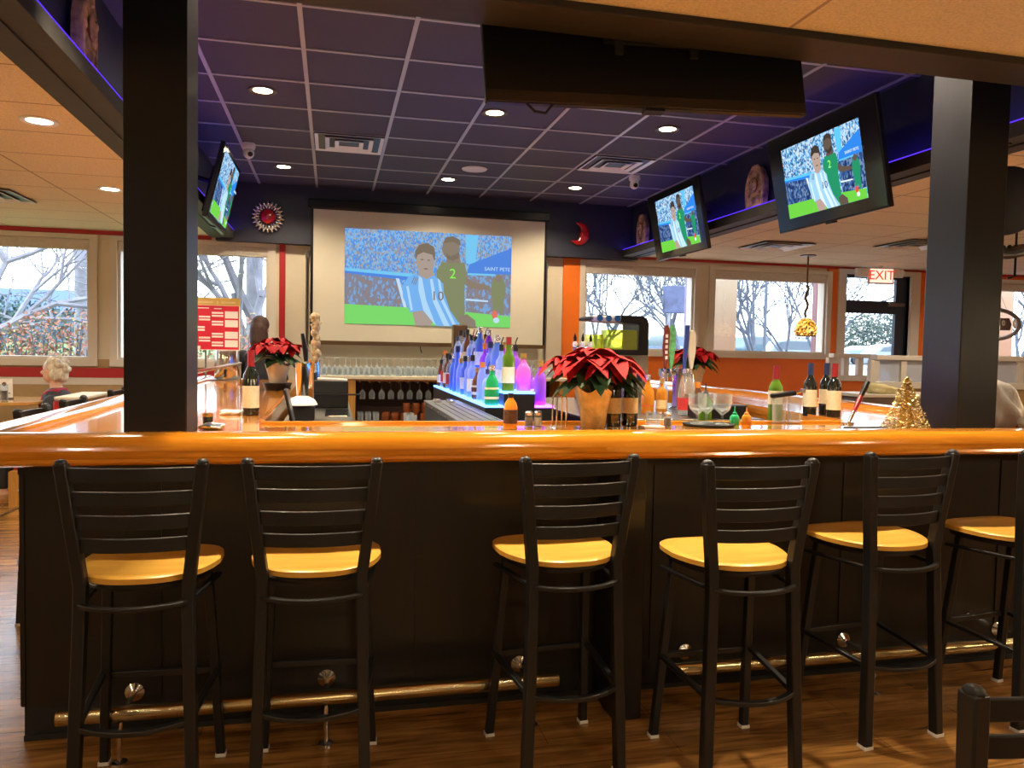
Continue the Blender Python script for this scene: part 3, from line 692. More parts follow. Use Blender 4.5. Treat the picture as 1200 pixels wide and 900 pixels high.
LL_ = Matrix(((0, -1, 0), (1, 0, 0), (0, 0, 1)))
tv('television on the left beam seen from a sharp angle beside the left column', (-.90, 7.065, 2.73), LL_ @ tiltm(math.radians(13.5)), 1.05, .61, (-.0, .01, .86, .84), mount=(-1.17, 7.06, 2.85))
BB_ = Matrix(((-1, 0, 0), (0, -1, 0), (0, 0, 1)))     # faces +Y (into the bar)
ft = tv('big black television hung from the front beam, seen from behind', (1.165, 2.90, 2.735), Matrix.Rotation(-.047, 3, 'Y') @ BB_ @ tiltm(math.radians(9)), 1.30, .75, (0, 0, .9, .9), mount=(1.165, 2.75, 2.65), hump=False)
b = nb(); box(b, -.645, .645, .035, .040, -.372, -.330)
for x in (-.42, -.05, .28): box(b, x, x+.05, .040, .044, -.37, -.35)
obj('lower_edge', b, pm('bronze_bezel', (.028, .016, .012), .4), ft, bevel=.004)
b = nb(); tube(b, [(.50, .03, -.375), (.47, .03, -.405), (.43, .03, -.41), (.40, .03, -.375)], .005, 6); obj('cable_loop', b, M['blackmat'], ft)
b = nb()
for x, z in ((-.03, .17), (.03, .20), (-.02, .23), (.06, .25)): box(b, x, x+.02, .035, .039, z, z+.008)
obj('screw', b, M['steel'], ft)

# projection screen
sc_ = thing('projection_screen', 'large pull-down projection screen with a soccer match projected on it', 'projection screen', (1.1, 8.93, 1.46))
b = nb(); box(b, -.215, 2.425, 8.94, 8.945, 1.50, 2.945); obj('fabric', b, M['screen'], sc_, smooth=0, w=True)
b = nb(); box(b, -.27, 2.48, 8.90, 8.985, 2.95, 3.05); obj('housing', b, M['black'], sc_, bevel=.01, w=True)
b = nb(); box(b, -.245, -.215, 8.935, 8.95, 1.46, 2.95); obj('side_border', b, M['black'], sc_, smooth=0, w=True)
b = nb(); box(b, 2.425, 2.455, 8.935, 8.95, 1.46, 2.95); obj('side_border', b, M['black'], sc_, smooth=0, w=True)
b = nb(); box(b, -.25, 2.46, 8.93, 8.955, 1.455, 1.50); box(b, 1.62, 1.72, 8.925, 8.93, 1.49, 1.55); obj('bottom_bar', b, M['bronze'], sc_, smooth=0, w=True)
b = nb(); tube(b, [(.98, 8.95, 1.455), (.985, 8.95, 1.42), (1.0, 8.95, 1.38)], .006); obj('pull_cord', b, M['black'], sc_, w=True)
p = picture(sc_, 1.90, 1.06, PJM, 'projected_picture')
pc = (yp(408, 265, 8.93)+yp(602, 283, 8.93)+yp(590, 383, 8.93)+yp(406, 376, 8.93))/4
p.location = (pc.x-1.1, 8.938-8.93, pc.z-1.46)
for x, lb in ((-.285, 'left'), (2.50, 'right')):
    b = nb(); tube(b, [(x, 9.10, 1.25), (x, 9.10, 2.5)], .014, 10); box(b, x-.02, x+.02, 9.09, 9.15, 2.42, 2.5)
    obj('metal_pole', b, M['steel'], label='thin steel pole on the wall at the %s edge of the projection screen' % lb, cat='pole')

# wall ornaments
c = yp(314, 254, 8.96)
r = thing('flower_ornament', 'round wall ornament with a red centre and silver petals', 'wall ornament', c)
b = nb(); lathe(b, [(0, -.03), (.05, -.028), (.075, -.015), (.08, 0), (0, .0)], n=24, mx=Matrix.Rotation(-PI/2, 4, 'X')); ball(b, (0, -.03, 0), (.03, .02, .03)); obj('centre', b, M['redglass'], r)
b = nb()
for k in range(44):
    a = 2*PI*k/22+(.14 if k > 21 else 0); R_ = .145 if k > 21 else .115
    ball(b, (R_*math.cos(a), -.006, R_*math.sin(a)), (.028, .010, .012), n=8, mx=Matrix.Rotation(-a, 4, 'Y'))
obj('petals', b, M['silver'], r)
c = yp(682, 274, 8.97)
r = thing('moon_ornament', 'glossy red crescent moon ornament on the dark wall', 'wall ornament', c)
b = nb(); n = 24; vsr = []
for i in range(n+1):
    a = math.radians(112)-math.radians(254)*i/n; wd = .060*math.sin(PI*i/n)**.8+.002
    cx, cz = .128*math.cos(a)-.035, .135*math.sin(a); dx, dz = math.cos(a), math.sin(a)
    rg = [b.verts.new((cx+dx*wd*math.cos(t_)-dx*wd, -.03*max(.05, math.sin(PI*i/n))*math.sin(t_), cz+dz*wd*math.cos(t_)-dz*wd)) for t_ in [2*PI*k/8 for k in range(8)]]; vsr.append(rg)
for A, B in zip(vsr, vsr[1:]):
    for k in range(8): b.faces.new([A[k], A[(k+1) % 8], B[(k+1) % 8], B[k]])
obj('crescent', b, M['redglass'], r)
b = nb(); ball(b, (.055, -.045, -.02), (.014, .012, .035), n=8); ball(b, (.05, -.04, .03), (.010, .006, .006), n=8); tube(b, [(.045, -.044, -.055), (.055, -.05, -.06), (.07, -.046, -.055)], .005, 6); obj('face_relief', b, M['redglass'], r)

def mask(lbl, loc, rz, w, h, kind):
    r = thing('carved_figure', lbl, 'figurine', loc, rz, group='carved figures on the beam ledges')
    b = nb(); box(b, -w*.45, w*.45, -.035, .035, 0, .02); obj('base', b, M['carved'], r, bevel=.005)
    b = nb(); rnd = random.Random(kind)
    arch = [(-w*.40, .02), (w*.40, .02), (w*.46, h*.35), (w*.44, h*.62), (w*.30, h*.85), (w*.08, h), (-w*.10, h), (-w*.32, h*.84), (-w*.45, h*.6), (-w*.47, h*.35)]
    prism(b, arch, -.018, .025, 'xz')
    tube(b, [(x_*.88, -.018, z_*.94+.012) for x_, z_ in arch], h*.035, 8, closed=True)
    for i in range(26):
        a = rnd.uniform(0, 2*PI); ball(b, (w*.30*math.cos(a), -.02, .03+h*.5+h*.38*math.sin(a)), (rnd.uniform(.01, .028), .014, rnd.uniform(.012, .03)), n=8)
    ball(b, (0, -.035, h*.55), (w*.18, .02, h*.17), n=10); ball(b, (0, -.05, h*.55), (.008, .012, .018), n=8)
    obj('body', b, M['carved'], r)
    b = nb()
    for s in (-1, 1): ball(b, (s*w*.07, -.052, h*.60), .006, n=6)
    obj('eye', b, M['eye'], r)
mask('carved mask figure on the right beam ledge between the two televisions', (3.495, 6.06, 2.672), -PI/2, .33, .37, 1)
mask('carved arched figure on the right beam ledge beside the farther television', (3.495, 8.55, 2.672), -PI/2, .30, .36, 2)
mask('carved figure on the left beam ledge, glowing violet at its foot', (-1.118, 3.99, 2.672), PI/2, .24, .38, 3)

# ------------------------------------------------------------------ bottles and glassware
PR = {  # (radius factor, height factor)
 'wine': [(0, 0), (.9, 0), (1, .012), (1, .56), (.93, .63), (.62, .70), (.40, .76), (.38, .97), (.42, .975), (.42, 1), (0, 1)],
 'liquor': [(0, 0), (.92, 0), (1, .015), (1, .58), (.9, .66), (.5, .74), (.36, .79), (.36, 1), (0, 1)],
 'squat': [(0, 0), (.9, 0), (1, .03), (1.05, .35), (.95, .58), (.55, .72), (.36, .78), (.36, 1), (0, 1)],
 'cone': [(0, 0), (.95, 0), (1.05, .03), (.95, .25), (.6, .62), (.4, .8), (.38, 1), (0, 1)],
 'jug': [(0, 0), (.92, 0), (1, .02), (1, .52), (.92, .66), (.6, .80), (.42, .86), (.42, 1), (0, 1)]}
def bottle(nm, lbl, cat, loc, h, rad, gl, shape='liquor', label=None, cap='cap_black', lz=(.18, .45), caph=.16, group=None, pour=False, sq=False, parts=True):
    r = thing(nm, lbl, cat, loc, random.uniform(-.3, .3), group)
    n = 4 if sq else 18
    mx = Matrix.Rotation(PI/4, 4, 'Z') if sq else None; kf = 1.25 if sq else 1
    b = nb(); lathe(b, [(a*rad*kf, c*h) for a, c in PR[shape]], n=n, mx=mx); bo = obj('body', b, M[gl], r, bevel=.008 if sq else 0)
    nr = [a for a, c in PR[shape] if c > .85][0]*rad*kf
    b = nb(); lathe(b, [(nr+.0015, h*(1-caph)), (nr+.0025, h*(1-caph)), (nr+.0025, h+.003), (0, h+.003)], n=14, mx=mx)
    if pour: tube(b, [(0, 0, h), (0, 0, h+.02), (.012, 0, h+.05)], .004, 6)
    obj('cap', b, M[cap], r)
    if label:
        b = nb(); q = rad*kf+.0012
        pr = [(q, h*lz[0]), (q, h*lz[1])]
        lathe(b, pr, n=n, mx=mx); obj('label', b, M[label], bo)
    return r
BT = 1.10
def onbar(u, v, z=BT): return zp(u, v, z)
# wine bottles on the bar
bottle('wine_bottle', 'dark wine bottle with red capsule standing alone on the left of the bar', 'wine bottle', (-.385, 3.99, BT), .315, .039, 'g_dark', 'wine', 'labelc', 'cap_red', (.12, .46), .24)
p = yp(952, 486, 3.93); bottle('wine_bottle', 'leftmost of three dark wine bottles on the right of the bar, navy capsule', 'wine bottle', (p.x, 3.96, BT), .30, .037, 'g_dark', 'wine', 'labelc', 'cap_navy', (.18, .50), .22, group='three dark wine bottles')
p = yp(967, 486, 4.02); bottle('wine_bottle', 'middle of three dark wine bottles, navy capsule and small white label', 'wine bottle', (p.x, 4.02, BT), .30, .037, 'g_dark', 'wine', 'labelc', 'cap_navy', (.22, .50), .22, group='three dark wine bottles')
p = yp(980, 489, 3.86); bottle('wine_bottle', 'rightmost of three dark wine bottles, red capsule and tall cream label', 'wine bottle', (p.x-.005, 3.88, BT), .30, .038, 'g_dark', 'wine', 'labelc', 'cap_red', (.14, .50), .24, group='three dark wine bottles')
bottle('wine_bottle', 'green glass white-wine bottle with dark red capsule behind the tumblers', 'wine bottle', (2.28, 3.69+.0, 1.10-.0), .285, .037, 'g_green', 'wine', 'labelc', 'cap_red', (.30, .55), .24)
bottle('wine_bottle', 'dark bottle with tan label just right of the large potted poinsettia', 'wine bottle', (1.275, 3.42, BT), .30, .036, 'g_dark', 'wine', 'labelt', 'cap_black', (.20, .44), .22)
bottle('wine_bottle', 'green-shouldered wine bottle with broad tan label, second right of the poinsettia', 'wine bottle', (1.365, 3.44, BT), .30, .038, 'g_dark', 'wine', 'labelt', 'cap_red', (.20, .44), .24)
# large poinsettia
def leafshape(bm, base, dirv, length, width, droop, mi, up=Vector((0, 0, 1))):
    d = Vector(dirv).normalized(); s = d.cross(up)
    s = s.normalized() if s.length > 1e-3 else Vector((1, 0, 0)); nrm = s.cross(d)
    base = Vector(base); n = 7; rows = []
    for i in range(n+1):
        t_ = i/n; w = width*math.sin(PI*min(1, t_*.93+.04))**.85*(1-.25*t_); c_ = base+d*length*t_+nrm*(.10*length*math.sin(PI*t_))-Vector((0, 0, droop*length*t_*t_))
        if i == n: w = .001
        rows.append([bm.verts.new(c_-s*w/2+nrm*w*.12), bm.verts.new(c_-nrm*w*.06), bm.verts.new(c_+s*w/2+nrm*w*.12)])
    for A, B in zip(rows, rows[1:]):
        bm.faces.new([A[0], A[1], B[1], B[0]]).material_index = mi; bm.faces.new([A[1], A[2], B[2], B[1]]).material_index = mi
def poinsettia(lbl, loc, R_, h, potm, pr, ph, seed, nred=30, foil=True):
    r = thing('potted_poinsettia', lbl, 'potted plant', loc); rnd = random.Random(seed)
    b = nb(); n = 28; prof_ = [(pr*.66, 0), (pr*.70, .004), (pr*.80, ph*.35), (pr*.95, ph*.7), (pr*1.12, ph), (pr*1.0, ph*.97), (0, ph*.9)]
    rings_ = []
    for k, (rr_, z) in enumerate(prof_):
        if rr_ == 0: rings_.append([b.verts.new((0, 0, z))]); continue
        rings_.append([b.verts.new(((rr_*(1+.05*math.cos(7*a)*(z/ph)))*math.cos(a), (rr_*(1+.05*math.cos(7*a)*(z/ph)))*math.sin(a), z+(ph*.10*math.sin(4*a+1) if 4 <= k <= 5 else 0))) for a in [2*PI*i/n for i in range(n)]])
    b.faces.new(rings_[0][::-1])
    for A, B in zip(rings_, rings_[1:]):
        for i in range(n):
            if len(B) == 1: b.faces.new([A[i], A[(i+1) % n], B[0]])
            else: b.faces.new([A[i], A[(i+1) % n], B[(i+1) % n], B[i]])
    obj('pot_wrap', b, potm, r)
    b = nb()
    for k in range(9):
        a = 2*PI*k/9; tube(b, [(0, 0, ph*.85), (R_*.18*math.cos(a), R_*.18*math.sin(a), ph+(h-ph)*.45), (R_*.35*math.cos(a), R_*.35*math.sin(a), ph+(h-ph)*.62)], .004, 5)
    obj('stem', b, M['leafgreen'], r)
    b = nb()
    for k in range(16):
        a = 2*PI*k/16+rnd.uniform(-.2, .2); z = ph+(h-ph)*rnd.uniform(.05, .4)
        leafshape(b, (.02*math.cos(a), .02*math.sin(a), z), (math.cos(a), math.sin(a), .15), R_*rnd.uniform(.6, .85), R_*.38, .45, 0)
    obj('green_leaves', b, M['leafgreen'], r, smooth=1.2)
    b = nb(); heads = [(0, 0, h*.88, 1.)]+[(R_*.40*math.cos(a), R_*.40*math.sin(a), ph+(h-ph)*.62, .8) for a in (0.3, 1.5, 2.7, 3.9, 5.1)]
    for hx, hy, hz, k_ in heads:
        for ring_n, ln, el_ in ((8, .62, .02), (7, .44, .45)):
            for k in range(ring_n):
                a = 2*PI*k/ring_n+rnd.uniform(-.3, .3)+ring_n; L_ = R_*ln*rnd.uniform(.85, 1.15)*k_
                leafshape(b, (hx, hy, hz), (math.cos(a), math.sin(a), el_+rnd.uniform(-.15, .15)), L_, L_*.60, .45, 0)
    obj('red_bracts', b, M['leafred'], r, smooth=1.2)
    b = nb()
    for hx, hy, hz, k_ in heads:
        for k in range(4): a = k*1.57; ball(b, (hx+.008*math.cos(a), hy+.008*math.sin(a), hz+.008), .004, n=6)
    obj('flower_buds', b, M['cap_gold'], r)
poinsettia('large red poinsettia in gold foil wrap in the middle of the bar', (1.165, 3.38, BT), .30, .37, M['foil'], .078, .175, 5)
p = zp(325, 457, BT); poinsettia('small red poinsettia in pale foil pot at the left side of the bar', (p.x+.0, p.y, 1.155), .27, .36, M['potwhite'], .085, .14, 8)
b = nb(); lathe(b, [(0, 0), (.09, 0), (.11, .055), (0, .055)], (p.x, p.y, BT), 20); obj('black_stand', b, M['black'], label='round black riser under the small poinsettia on the left', cat='stand')
p = zp(812, 456, BT); poinsettia('red poinsettia behind the beer taps on the right side of the bar', (p.x, p.y, BT), .30, .42, M['potwhite'], .10, .20, 11)

# table condiments
def shaker(lbl, x, y, fill, rim='cap_silver'):
    r = thing('shaker', lbl, 'shaker', (x, y, BT), group='glass shakers on the bar')
    b = nb(); lathe(b, [(0, 0), (.020, 0), (.021, .004), (.019, .045), (.017, .052), (0, .052)], n=12); obj('jar', b, M['g_clear'], r)
    b = nb(); lathe(b, [(0, .003), (.0175, .003), (.0165, .040), (0, .040)], n=12); obj('contents', b, M[fill], r)
    b = nb(); lathe(b, [(.018, .050), (.0185, .062), (.012, .070), (0, .071)], n=12); obj('lid', b, M[rim], r)
shaker('pepper shaker beside the orange sauce bottle', .872, 3.42, 'pepper')
shaker('salt shaker, the paler one of the pair left of the poinsettia', .912, 3.415, 'salt')
shaker('pepper shaker on the bar beside the squat clear tumbler', 1.53, 3.38, 'pepper')
r = thing('sauce_bottle', 'orange hot sauce bottle with a dark label and black cap', 'sauce bottle', (.79, 3.44, BT))
b = nb(); lathe(b, [(0, 0), (.030, 0), (.032, .004), (.032, .085), (.026, .105), (.012, .125), (.012, .135), (0, .135)], n=20); obj('body', b, M['sauce'], r)
b = nb(); lathe(b, [(.0328, .012), (.0328, .075)], n=20); obj('label', b, M['labelb'], r)
b = nb(); lathe(b, [(.0135, .128), (.0135, .148), (0, .149)], n=14); obj('cap', b, M['cap_black'], r)
r = thing('menu_holder', 'wire menu holder of chrome loops left of the large poinsettia', 'menu holder', (1.0, 3.37, BT))
for y in (-.035, .035):
    b = nb(); tube(b, [(-.022, y, .0), (-.022, y, .125), (-.018, y, .14), (0, y, .146), (.018, y, .14), (.022, y, .125), (.022, y, .0)], .0035, 6); obj('wire_loop', b, M['chrome'], r)
b = nb(); box(b, -.03, .03, -.045, .045, 0, .006); obj('base', b, M['chrome'], r)
def tumbler(lbl, x, y, h, r_, z=BT, grp=None, nm='tumbler', cat='glass'):
    b = nb(); lathe(b, [(0, 0), (r_*.85, 0), (r_*.88, .004), (r_, h), (r_-.003, h), (r_*.85-.001, .012), (0, .012)], (x, y, z), 20)
    return obj(nm, b, M['g_clear'], label=lbl, cat=cat, group=grp)
tumbler('squat clear tumbler lying among the bottles right of the poinsettia', 1.46, 3.38, .07, .038)
tumbler('left clear tumbler of the two under the black corkscrew', 2.185, 3.50, .135, .036, grp='clear tumblers under the corkscrew')
tumbler('right clear tumbler of the two under the black corkscrew', 2.27, 3.50, .135, .036, grp='clear tumblers under the corkscrew')
r = thing('corkscrew', 'black wing corkscrew laid across two clear tumblers', 'corkscrew', (2.225, 3.50, BT+.135))
b = nb(); mxr = Matrix.Rotation(-.12, 4, 'Y'); box(b, -.085, .05, -.018, .018, .003, .028, mx=mxr); obj('handle', b, M['black'], r, bevel=.008)
b = nb(); tube(b, [(.05, 0, .02), (.09, 0, .03)], .006); lathe(b, [(0, 0), (.012, 0), (.012, .02), (0, .02)], (.09, 0, .022), 10); obj('lever', b, M['chrome'], r)
# goblets on a black tray
p0 = Vector((1.76, 3.42, BT)); b = nb(); lathe(b, [(0, 0), (.115, 0), (.122, .006), (.122, .012), (.10, .009), (0, .009)], p0, 32); obj('serving_tray', b, M['blackmat'], label='round black cork tray under the clear goblets', cat='tray')
gb = thing('goblet', 'clear stemmed goblet at the left edge of the round black tray', 'goblet', (p0.x-.06, p0.y+.0, BT+.009), group='clear goblets on the round black tray')
b = nb(); lathe(b, [(0, 0), (.034, 0), (.030, .004), (.006, .010), (.005, .045), (.014, .052), (.036, .072), (.044, .10), (.043, .145), (.041, .145), (.042, .10), (.033, .076), (0, .06)], n=20); obj('bowl', b, M['g_clear'], gb)
dup(gb, (p0.x+.012, p0.y+.045, BT+.009), 0, 'clear stemmed goblet at the back middle of the round black tray')
dup(gb, (p0.x+.055, p0.y-.03, BT+.009), 0, 'clear stemmed goblet at the right of the round black tray')
# small dropper bottles
for x, y, m_, lb in ((1.93, 3.48, 'g_emerald', 'small green squeeze bottle with pointed nozzle'), (1.995, 3.48, 'g_amber', 'small orange squeeze bottle with pointed nozzle')):
    r = thing('squeeze_bottle', lb+' on the bar right of the goblets', 'squeeze bottle', (x, y, BT))
    b = nb(); lathe(b, [(0, 0), (.022, 0), (.024, .004), (.024, .034), (.018, .044), (.010, .05), (0, .05)], n=14); obj('body', b, M[m_], r)
    b = nb(); lathe(b, [(.012, .048), (.012, .056), (.005, .062), (.002, .088), (0, .088)], n=10); obj('nozzle', b, M['cap_orange' if 'orange' in lb else 'g_emerald'], r)
r = thing('squeeze_bottle', 'taller green squeeze bottle with a dark nozzle behind the goblets', 'squeeze bottle', (1.985, 3.90+.0, 1.06))
b = nb(); lathe(b, [(0, 0), (.034, 0), (.036, .006), (.036, .12), (.02, .15), (0, .15)], n=16); obj('body', b, M['g_green'], r)
b = nb(); lathe(b, [(.018, .148), (.016, .17), (.006, .18), (.002, .225), (0, .225)], n=10); obj('nozzle', b, M['cap_black'], r)
# utensil stick
r = thing('tap_handle', 'red and black stick with a silver tip leaning on the right of the bar', 'stick', (2.575, 3.49, BT))
dv = yp(1017, 447, 3.52)-Vector((2.575, 3.49, BT)); 
for nm_, a0_, a1_, m_, rr_ in (('tip', 0, .30, 'chrome', .010), ('shaft', .30, .66, 'cap_red', .013), ('grip', .66, 1., 'black', .015)):
    b = nb(); tube(b, [dv*a0_, dv*(a0_*.5+a1_*.5), dv*a1_], [rr_*.85, rr_, rr_*.95], 8); obj(nm_, b, M[m_], r, bevel=.002)
b = nb(); lathe(b, [(0, 0), (.035, 0), (.035, .010), (0, .010)], (2.575, 3.50, BT), 16); obj('stick_base', b, M['chrome'], r, w=True)
b = nb(); box(b, -.10, .10, -.05, .05, 0, .012, mx=Matrix.Translation((2.47, 3.20, BT+.0))); obj('menu_folder', b, M['blackmat'], bevel=.004, label='flat black folder lying on the bar near the three wine bottles', cat='folder')
b = nb(); box(b, 1.375, 1.475, 3.28, 3.34, BT, BT+.012); obj('napkin_stack', b, M['paper'], bevel=.003, label='small stack of tan napkins in front of the tan-labelled bottles', cat='napkins')
# tinsel tree
r = thing('tinsel_tree', 'small gold tinsel Christmas tree beside the right column', 'decoration', (2.665, 3.19, BT))
b = nb(); rnd = random.Random(3); TH, TR = .245, .092
lathe(b, [(0, .004), (TR*.45, .01), (.004, TH*.9), (0, TH*.9)], n=16)
for i in range(4200):
    t_ = rnd.random()**1.5; a = rnd.uniform(0, 2*PI); z = TH*t_; q_ = TR*(1-t_)*rnd.uniform(.72, 1.18)+.004
    c_ = Vector((q_*math.cos(a), q_*math.sin(a), z+.006)); d1 = Vector((rnd.gauss(0, 1), rnd.gauss(0, 1), rnd.gauss(0, 1))).normalized(); d2 = d1.orthogonal().normalized(); L_ = rnd.uniform(.006, .011)
    b.faces.new([b.verts.new(c_+d1*L_), b.verts.new(c_+d2*.003), b.verts.new(c_-d1*L_*.3), b.verts.new(c_-d2*.003)]).material_index = rnd.choice((0, 0, 1, 1, 2))
obj('tinsel', b, [M['gold'], pm('shaded_gold_tinsel', (.22, .13, .02), .5), pm('glint_gold_tinsel', (.95, .85, .50), .4)], r, smooth=0)  # sparkle put into colour: dark flakes for shade, pale ones for glints
b = nb(); lathe(b, [(0, 0), (.03, 0), (.03, .01), (0, .01)], n=14); obj('base', b, M['cap_gold'], r)
# crumpled plastic on the right
rnd = random.Random(5)
def crumple(nm, lbl, cat, c, rad, mat, seed, amp=.35, z0=None):
    b = nb(); bmesh.ops.create_icosphere(b, subdivisions=4, radius=1); rn = random.Random(seed)
    ks = [(Vector((rn.gauss(0, 3), rn.gauss(0, 3), rn.gauss(0, 3))), rn.uniform(0, 6)) for _ in range(14)]
    for v in b.verts:
        f = 1+amp*sum(math.sin(k.dot(v.co)+ph_) for k, ph_ in ks)/len(ks)*2
        v.co = Vector((v.co.x*rad[0]*f+c[0], v.co.y*rad[1]*f+c[1], max(v.co.z*rad[2]*f+c[2], z0 if z0 is not None else -9)))
    return obj(nm, b, mat, label=lbl, cat=cat, smooth=3.2)
crumple('plastic_bag', 'crumpled grey-white plastic bag on the bar right of the right column', 'plastic bag', (3.295, 3.33, 1.20), (.115, .13, .13), M['plastic'], 3, z0=BT)
crumple('plastic_bag', 'second crumpled plastic bag at the right edge of the picture, darker at its foot', 'plastic bag', (3.27, 3.06, 1.135), (.07, .06, .045), M['plastic'], 9, z0=BT)
# black candle jar and chrome grab rail by left column
r = thing('candle_jar', 'small dark glass jar with amber rim at the foot of the left column', 'jar', (-.50, 3.42, BT))
b = nb(); lathe(b, [(0, 0), (.020, 0), (.022, .05), (.020, .05), (.018, .006), (0, .006)], n=14); obj('jar', b, M['g_dark'], r)
b = nb(); lathe(b, [(.0225, .045), (.023, .058), (.020, .058)], n=14); obj('rim', b, M['cap_gold'], r)
crumple('napkin', 'crumpled silver wrapper lying at the base of the left column', 'wrapper', (-.47, 3.33, BT+.012), (.05, .035, .016), M['chrome'], 4, z0=BT)
r = thing('service_rail', 'thin chrome service rail with a vertical post on the left run of the bar', 'rail', (-.72, 4.3, BT))
b = nb(); p1, p2 = Vector((0, 0, .0)), Vector((0, 0, .19)); tube(b, [p1, p2], .007, 8); lathe(b, [(0, 0), (.02, 0), (.02, .005), (0, .008)], n=12); obj('post', b, M['chrome'], r)
b = nb(); tube(b, [(0, 0, 2.45*0+.0), (0, 0, .01)], .008, 8); lathe(b, [(0, 0), (.02, 0), (.02, .005), (0, .008)], n=12); tube(b, [(0, 0, 0), (0, 0, .19)], .007, 8); o = obj('post', b, M['chrome'], r); o.location = (0, 2.3, 0)
b = nb(); tube(b, [(0, -.02, .19), (0, 2.32, .19)], .011, 8); obj('top_rail', b, M['chrome'], r)
crumple('napkin', 'white crumpled napkin beside the lone wine bottle on the left run', 'napkin', (-.475, 4.02, BT+.01), (.06, .03, .014), M['paper'], 6, z0=BT)

# ------------------------------------------------------------------ inside the bar
# left underbar counter
cl = thing('steel_counter', 'low steel work counter inside the bar on the left, under the black printer', 'counter', (0, 5, 0))
b = nb(); box(b, -.26, .12, 4.2, 6.6, .05, 1.0); box(b, -.265, .125, 4.195, 6.605, 1.0, 1.02); obj('cabinet', b, M['steel'], cl, w=True, bevel=.004)
b = nb(); box(b, -.04, .11, 4.75, 5.3, 1.02, 1.026); box(b, -.02, .09, 4.78, 5.27, 1.0262, 1.029); obj('sink_rim', b, M['chrome'], cl, w=True)
r = thing('receipt_printer', 'black receipt printer with papers on top, inside the bar on the left', 'printer', (-.005, 5.55, 1.02))
b = nb(); box(b, -.115, .115, -.1, .1, 0, .095); obj('lower_case', b, M['black'], r, bevel=.008)
b = nb(); box(b, -.115, .115, -.1, .1, .10, .185); box(b, -.115, .20, -.104, -.09, .088, .10); obj('upper_case', b, M['blackmat'], r, bevel=.008)
b = nb(); box(b, -.10, .10, -.09, .08, .185, .20, mx=Matrix.Rotation(.04, 4, 'Y')); obj('papers', b, M['paper'], r, bevel=.003)
r = thing('shaker_tin', 'tall chrome cocktail shaker tin standing on a white lid', 'cocktail shaker', (-.165, 4.62, 1.155))
b = nb(); lathe(b, [(0, 0), (.030, 0), (.032, .004), (.041, .185), (.042, .19), (.040, .19), (0, .17)], n=24); obj('cup', b, M['chrome'], r)
r = thing('ice_bucket', 'black tub with a rounded white lid under the chrome shaker tin', 'tub', (-.165, 4.62, 1.02))
b = nb(); box(b, -.07, .07, -.07, .07, 0, .085); obj('tub', b, M['black'], r, bevel=.008)
b = nb(); lathe(b, [(0, .135), (.035, .135), (.07, .115), (.085, .09), (.085, .085), (0, .085)], n=24); obj('lid', b, M['white'], r)
r = thing('tablet_stand', 'thin tablet leaning on its stand inside the bar beside the wooden edge', 'tablet', (-.19, 4.26, 1.02))
b = nb(); box(b, -.012, .0, -.09, .09, .02, .20, mx=Matrix.Rotation(-.22, 4, 'Y')); obj('tablet', b, M['black'], r, bevel=.003)
b = nb(); box(b, .0, .004, -.085, .085, .025, .195, mx=Matrix.Rotation(-.22, 4, 'Y')); obj('screen', b, M['steel'], r)
b = nb(); box(b, -.05, .10, -.06, .06, 0, .02); obj('base', b, M['black'], r, bevel=.008)
# left tap tower
def tower(lbl, x, y, z, h, handles, nm='beer_tower'):
    r = thing(nm, lbl, 'beer tap tower', (x, y, z))
    b = nb(); lathe(b, [(0, 0), (.06, 0), (.062, .01), (.042, .02), (.040, h-.02), (.045, h), (0, h)], n=20); obj('column', b, M['chrome'], r)
    for i, (dx, ln, wd, mt, kind) in enumerate(handles):
        b = nb(); tube(b, [(dx, -.03, h-.04), (dx, -.08, h-.04), (dx, -.085, h-.09)], .009, 8); lathe(b, [(0, 0), (.012, 0), (.012, .03), (0, .035)], (dx, -.055, h-.035), 10); obj('faucet', b, M['chrome'], r)
        b = nb(); z0 = h-.01
        if kind == 'cyl': tube(b, [(dx, -.055, z0), (dx+.01, -.055, z0+ln*.5), (dx+.018, -.055, z0+ln)], [wd*.32, wd*.45, wd*.5], 12)
        elif kind == 'paddle': prism(b, [(dx-wd*.12, z0), (dx+wd*.12, z0), (dx+wd*.5, z0+ln*.45), (dx+wd*.55, z0+ln*.85), (dx+wd*.2, z0+ln), (dx-wd*.3, z0+ln*.97), (dx-wd*.5, z0+ln*.5)], -.066, -.046, 'xz')
        elif kind == 'orn':
            for k in range(9): ball(b, (dx+.008*math.sin(k*2.1), -.055, z0+ln*(k+.5)/9), (wd*.5*(.45+.5*abs(math.sin(k*1.3+.6))), wd*.4, ln*.105), n=10)
            for k in range(7): a = k*.9; ball(b, (dx+wd*.42*math.cos(a), -.065, z0+ln*.82+wd*.42*math.sin(a)), wd*.14, n=8)
        elif kind == 'curve': tube(b, [(dx, -.055, z0), (dx-.005, -.06, z0+ln*.4), (dx-.028, -.055, z0+ln)], [wd*.35, wd*.5, wd*.3], 8)
        obj('tap_handle', b, mt, r, bevel=.003 if kind == 'paddle' else 0, label=['', ''][0])
    return r
ornm = pm('ornate_cream', (.62, .47, .26), .5, noise=.4, nscale=40, bump=.6, bscale=60)
pL = yp(368, 425, 5.9); tower('beer tap tower with an ornate cream handle left of the projection screen', pL.x, 5.9, 1.02, pL.z-1.02+.02, [(.012, .34, .075, ornm, 'orn'), (-.055, .20, .04, M['black'], 'curve')])
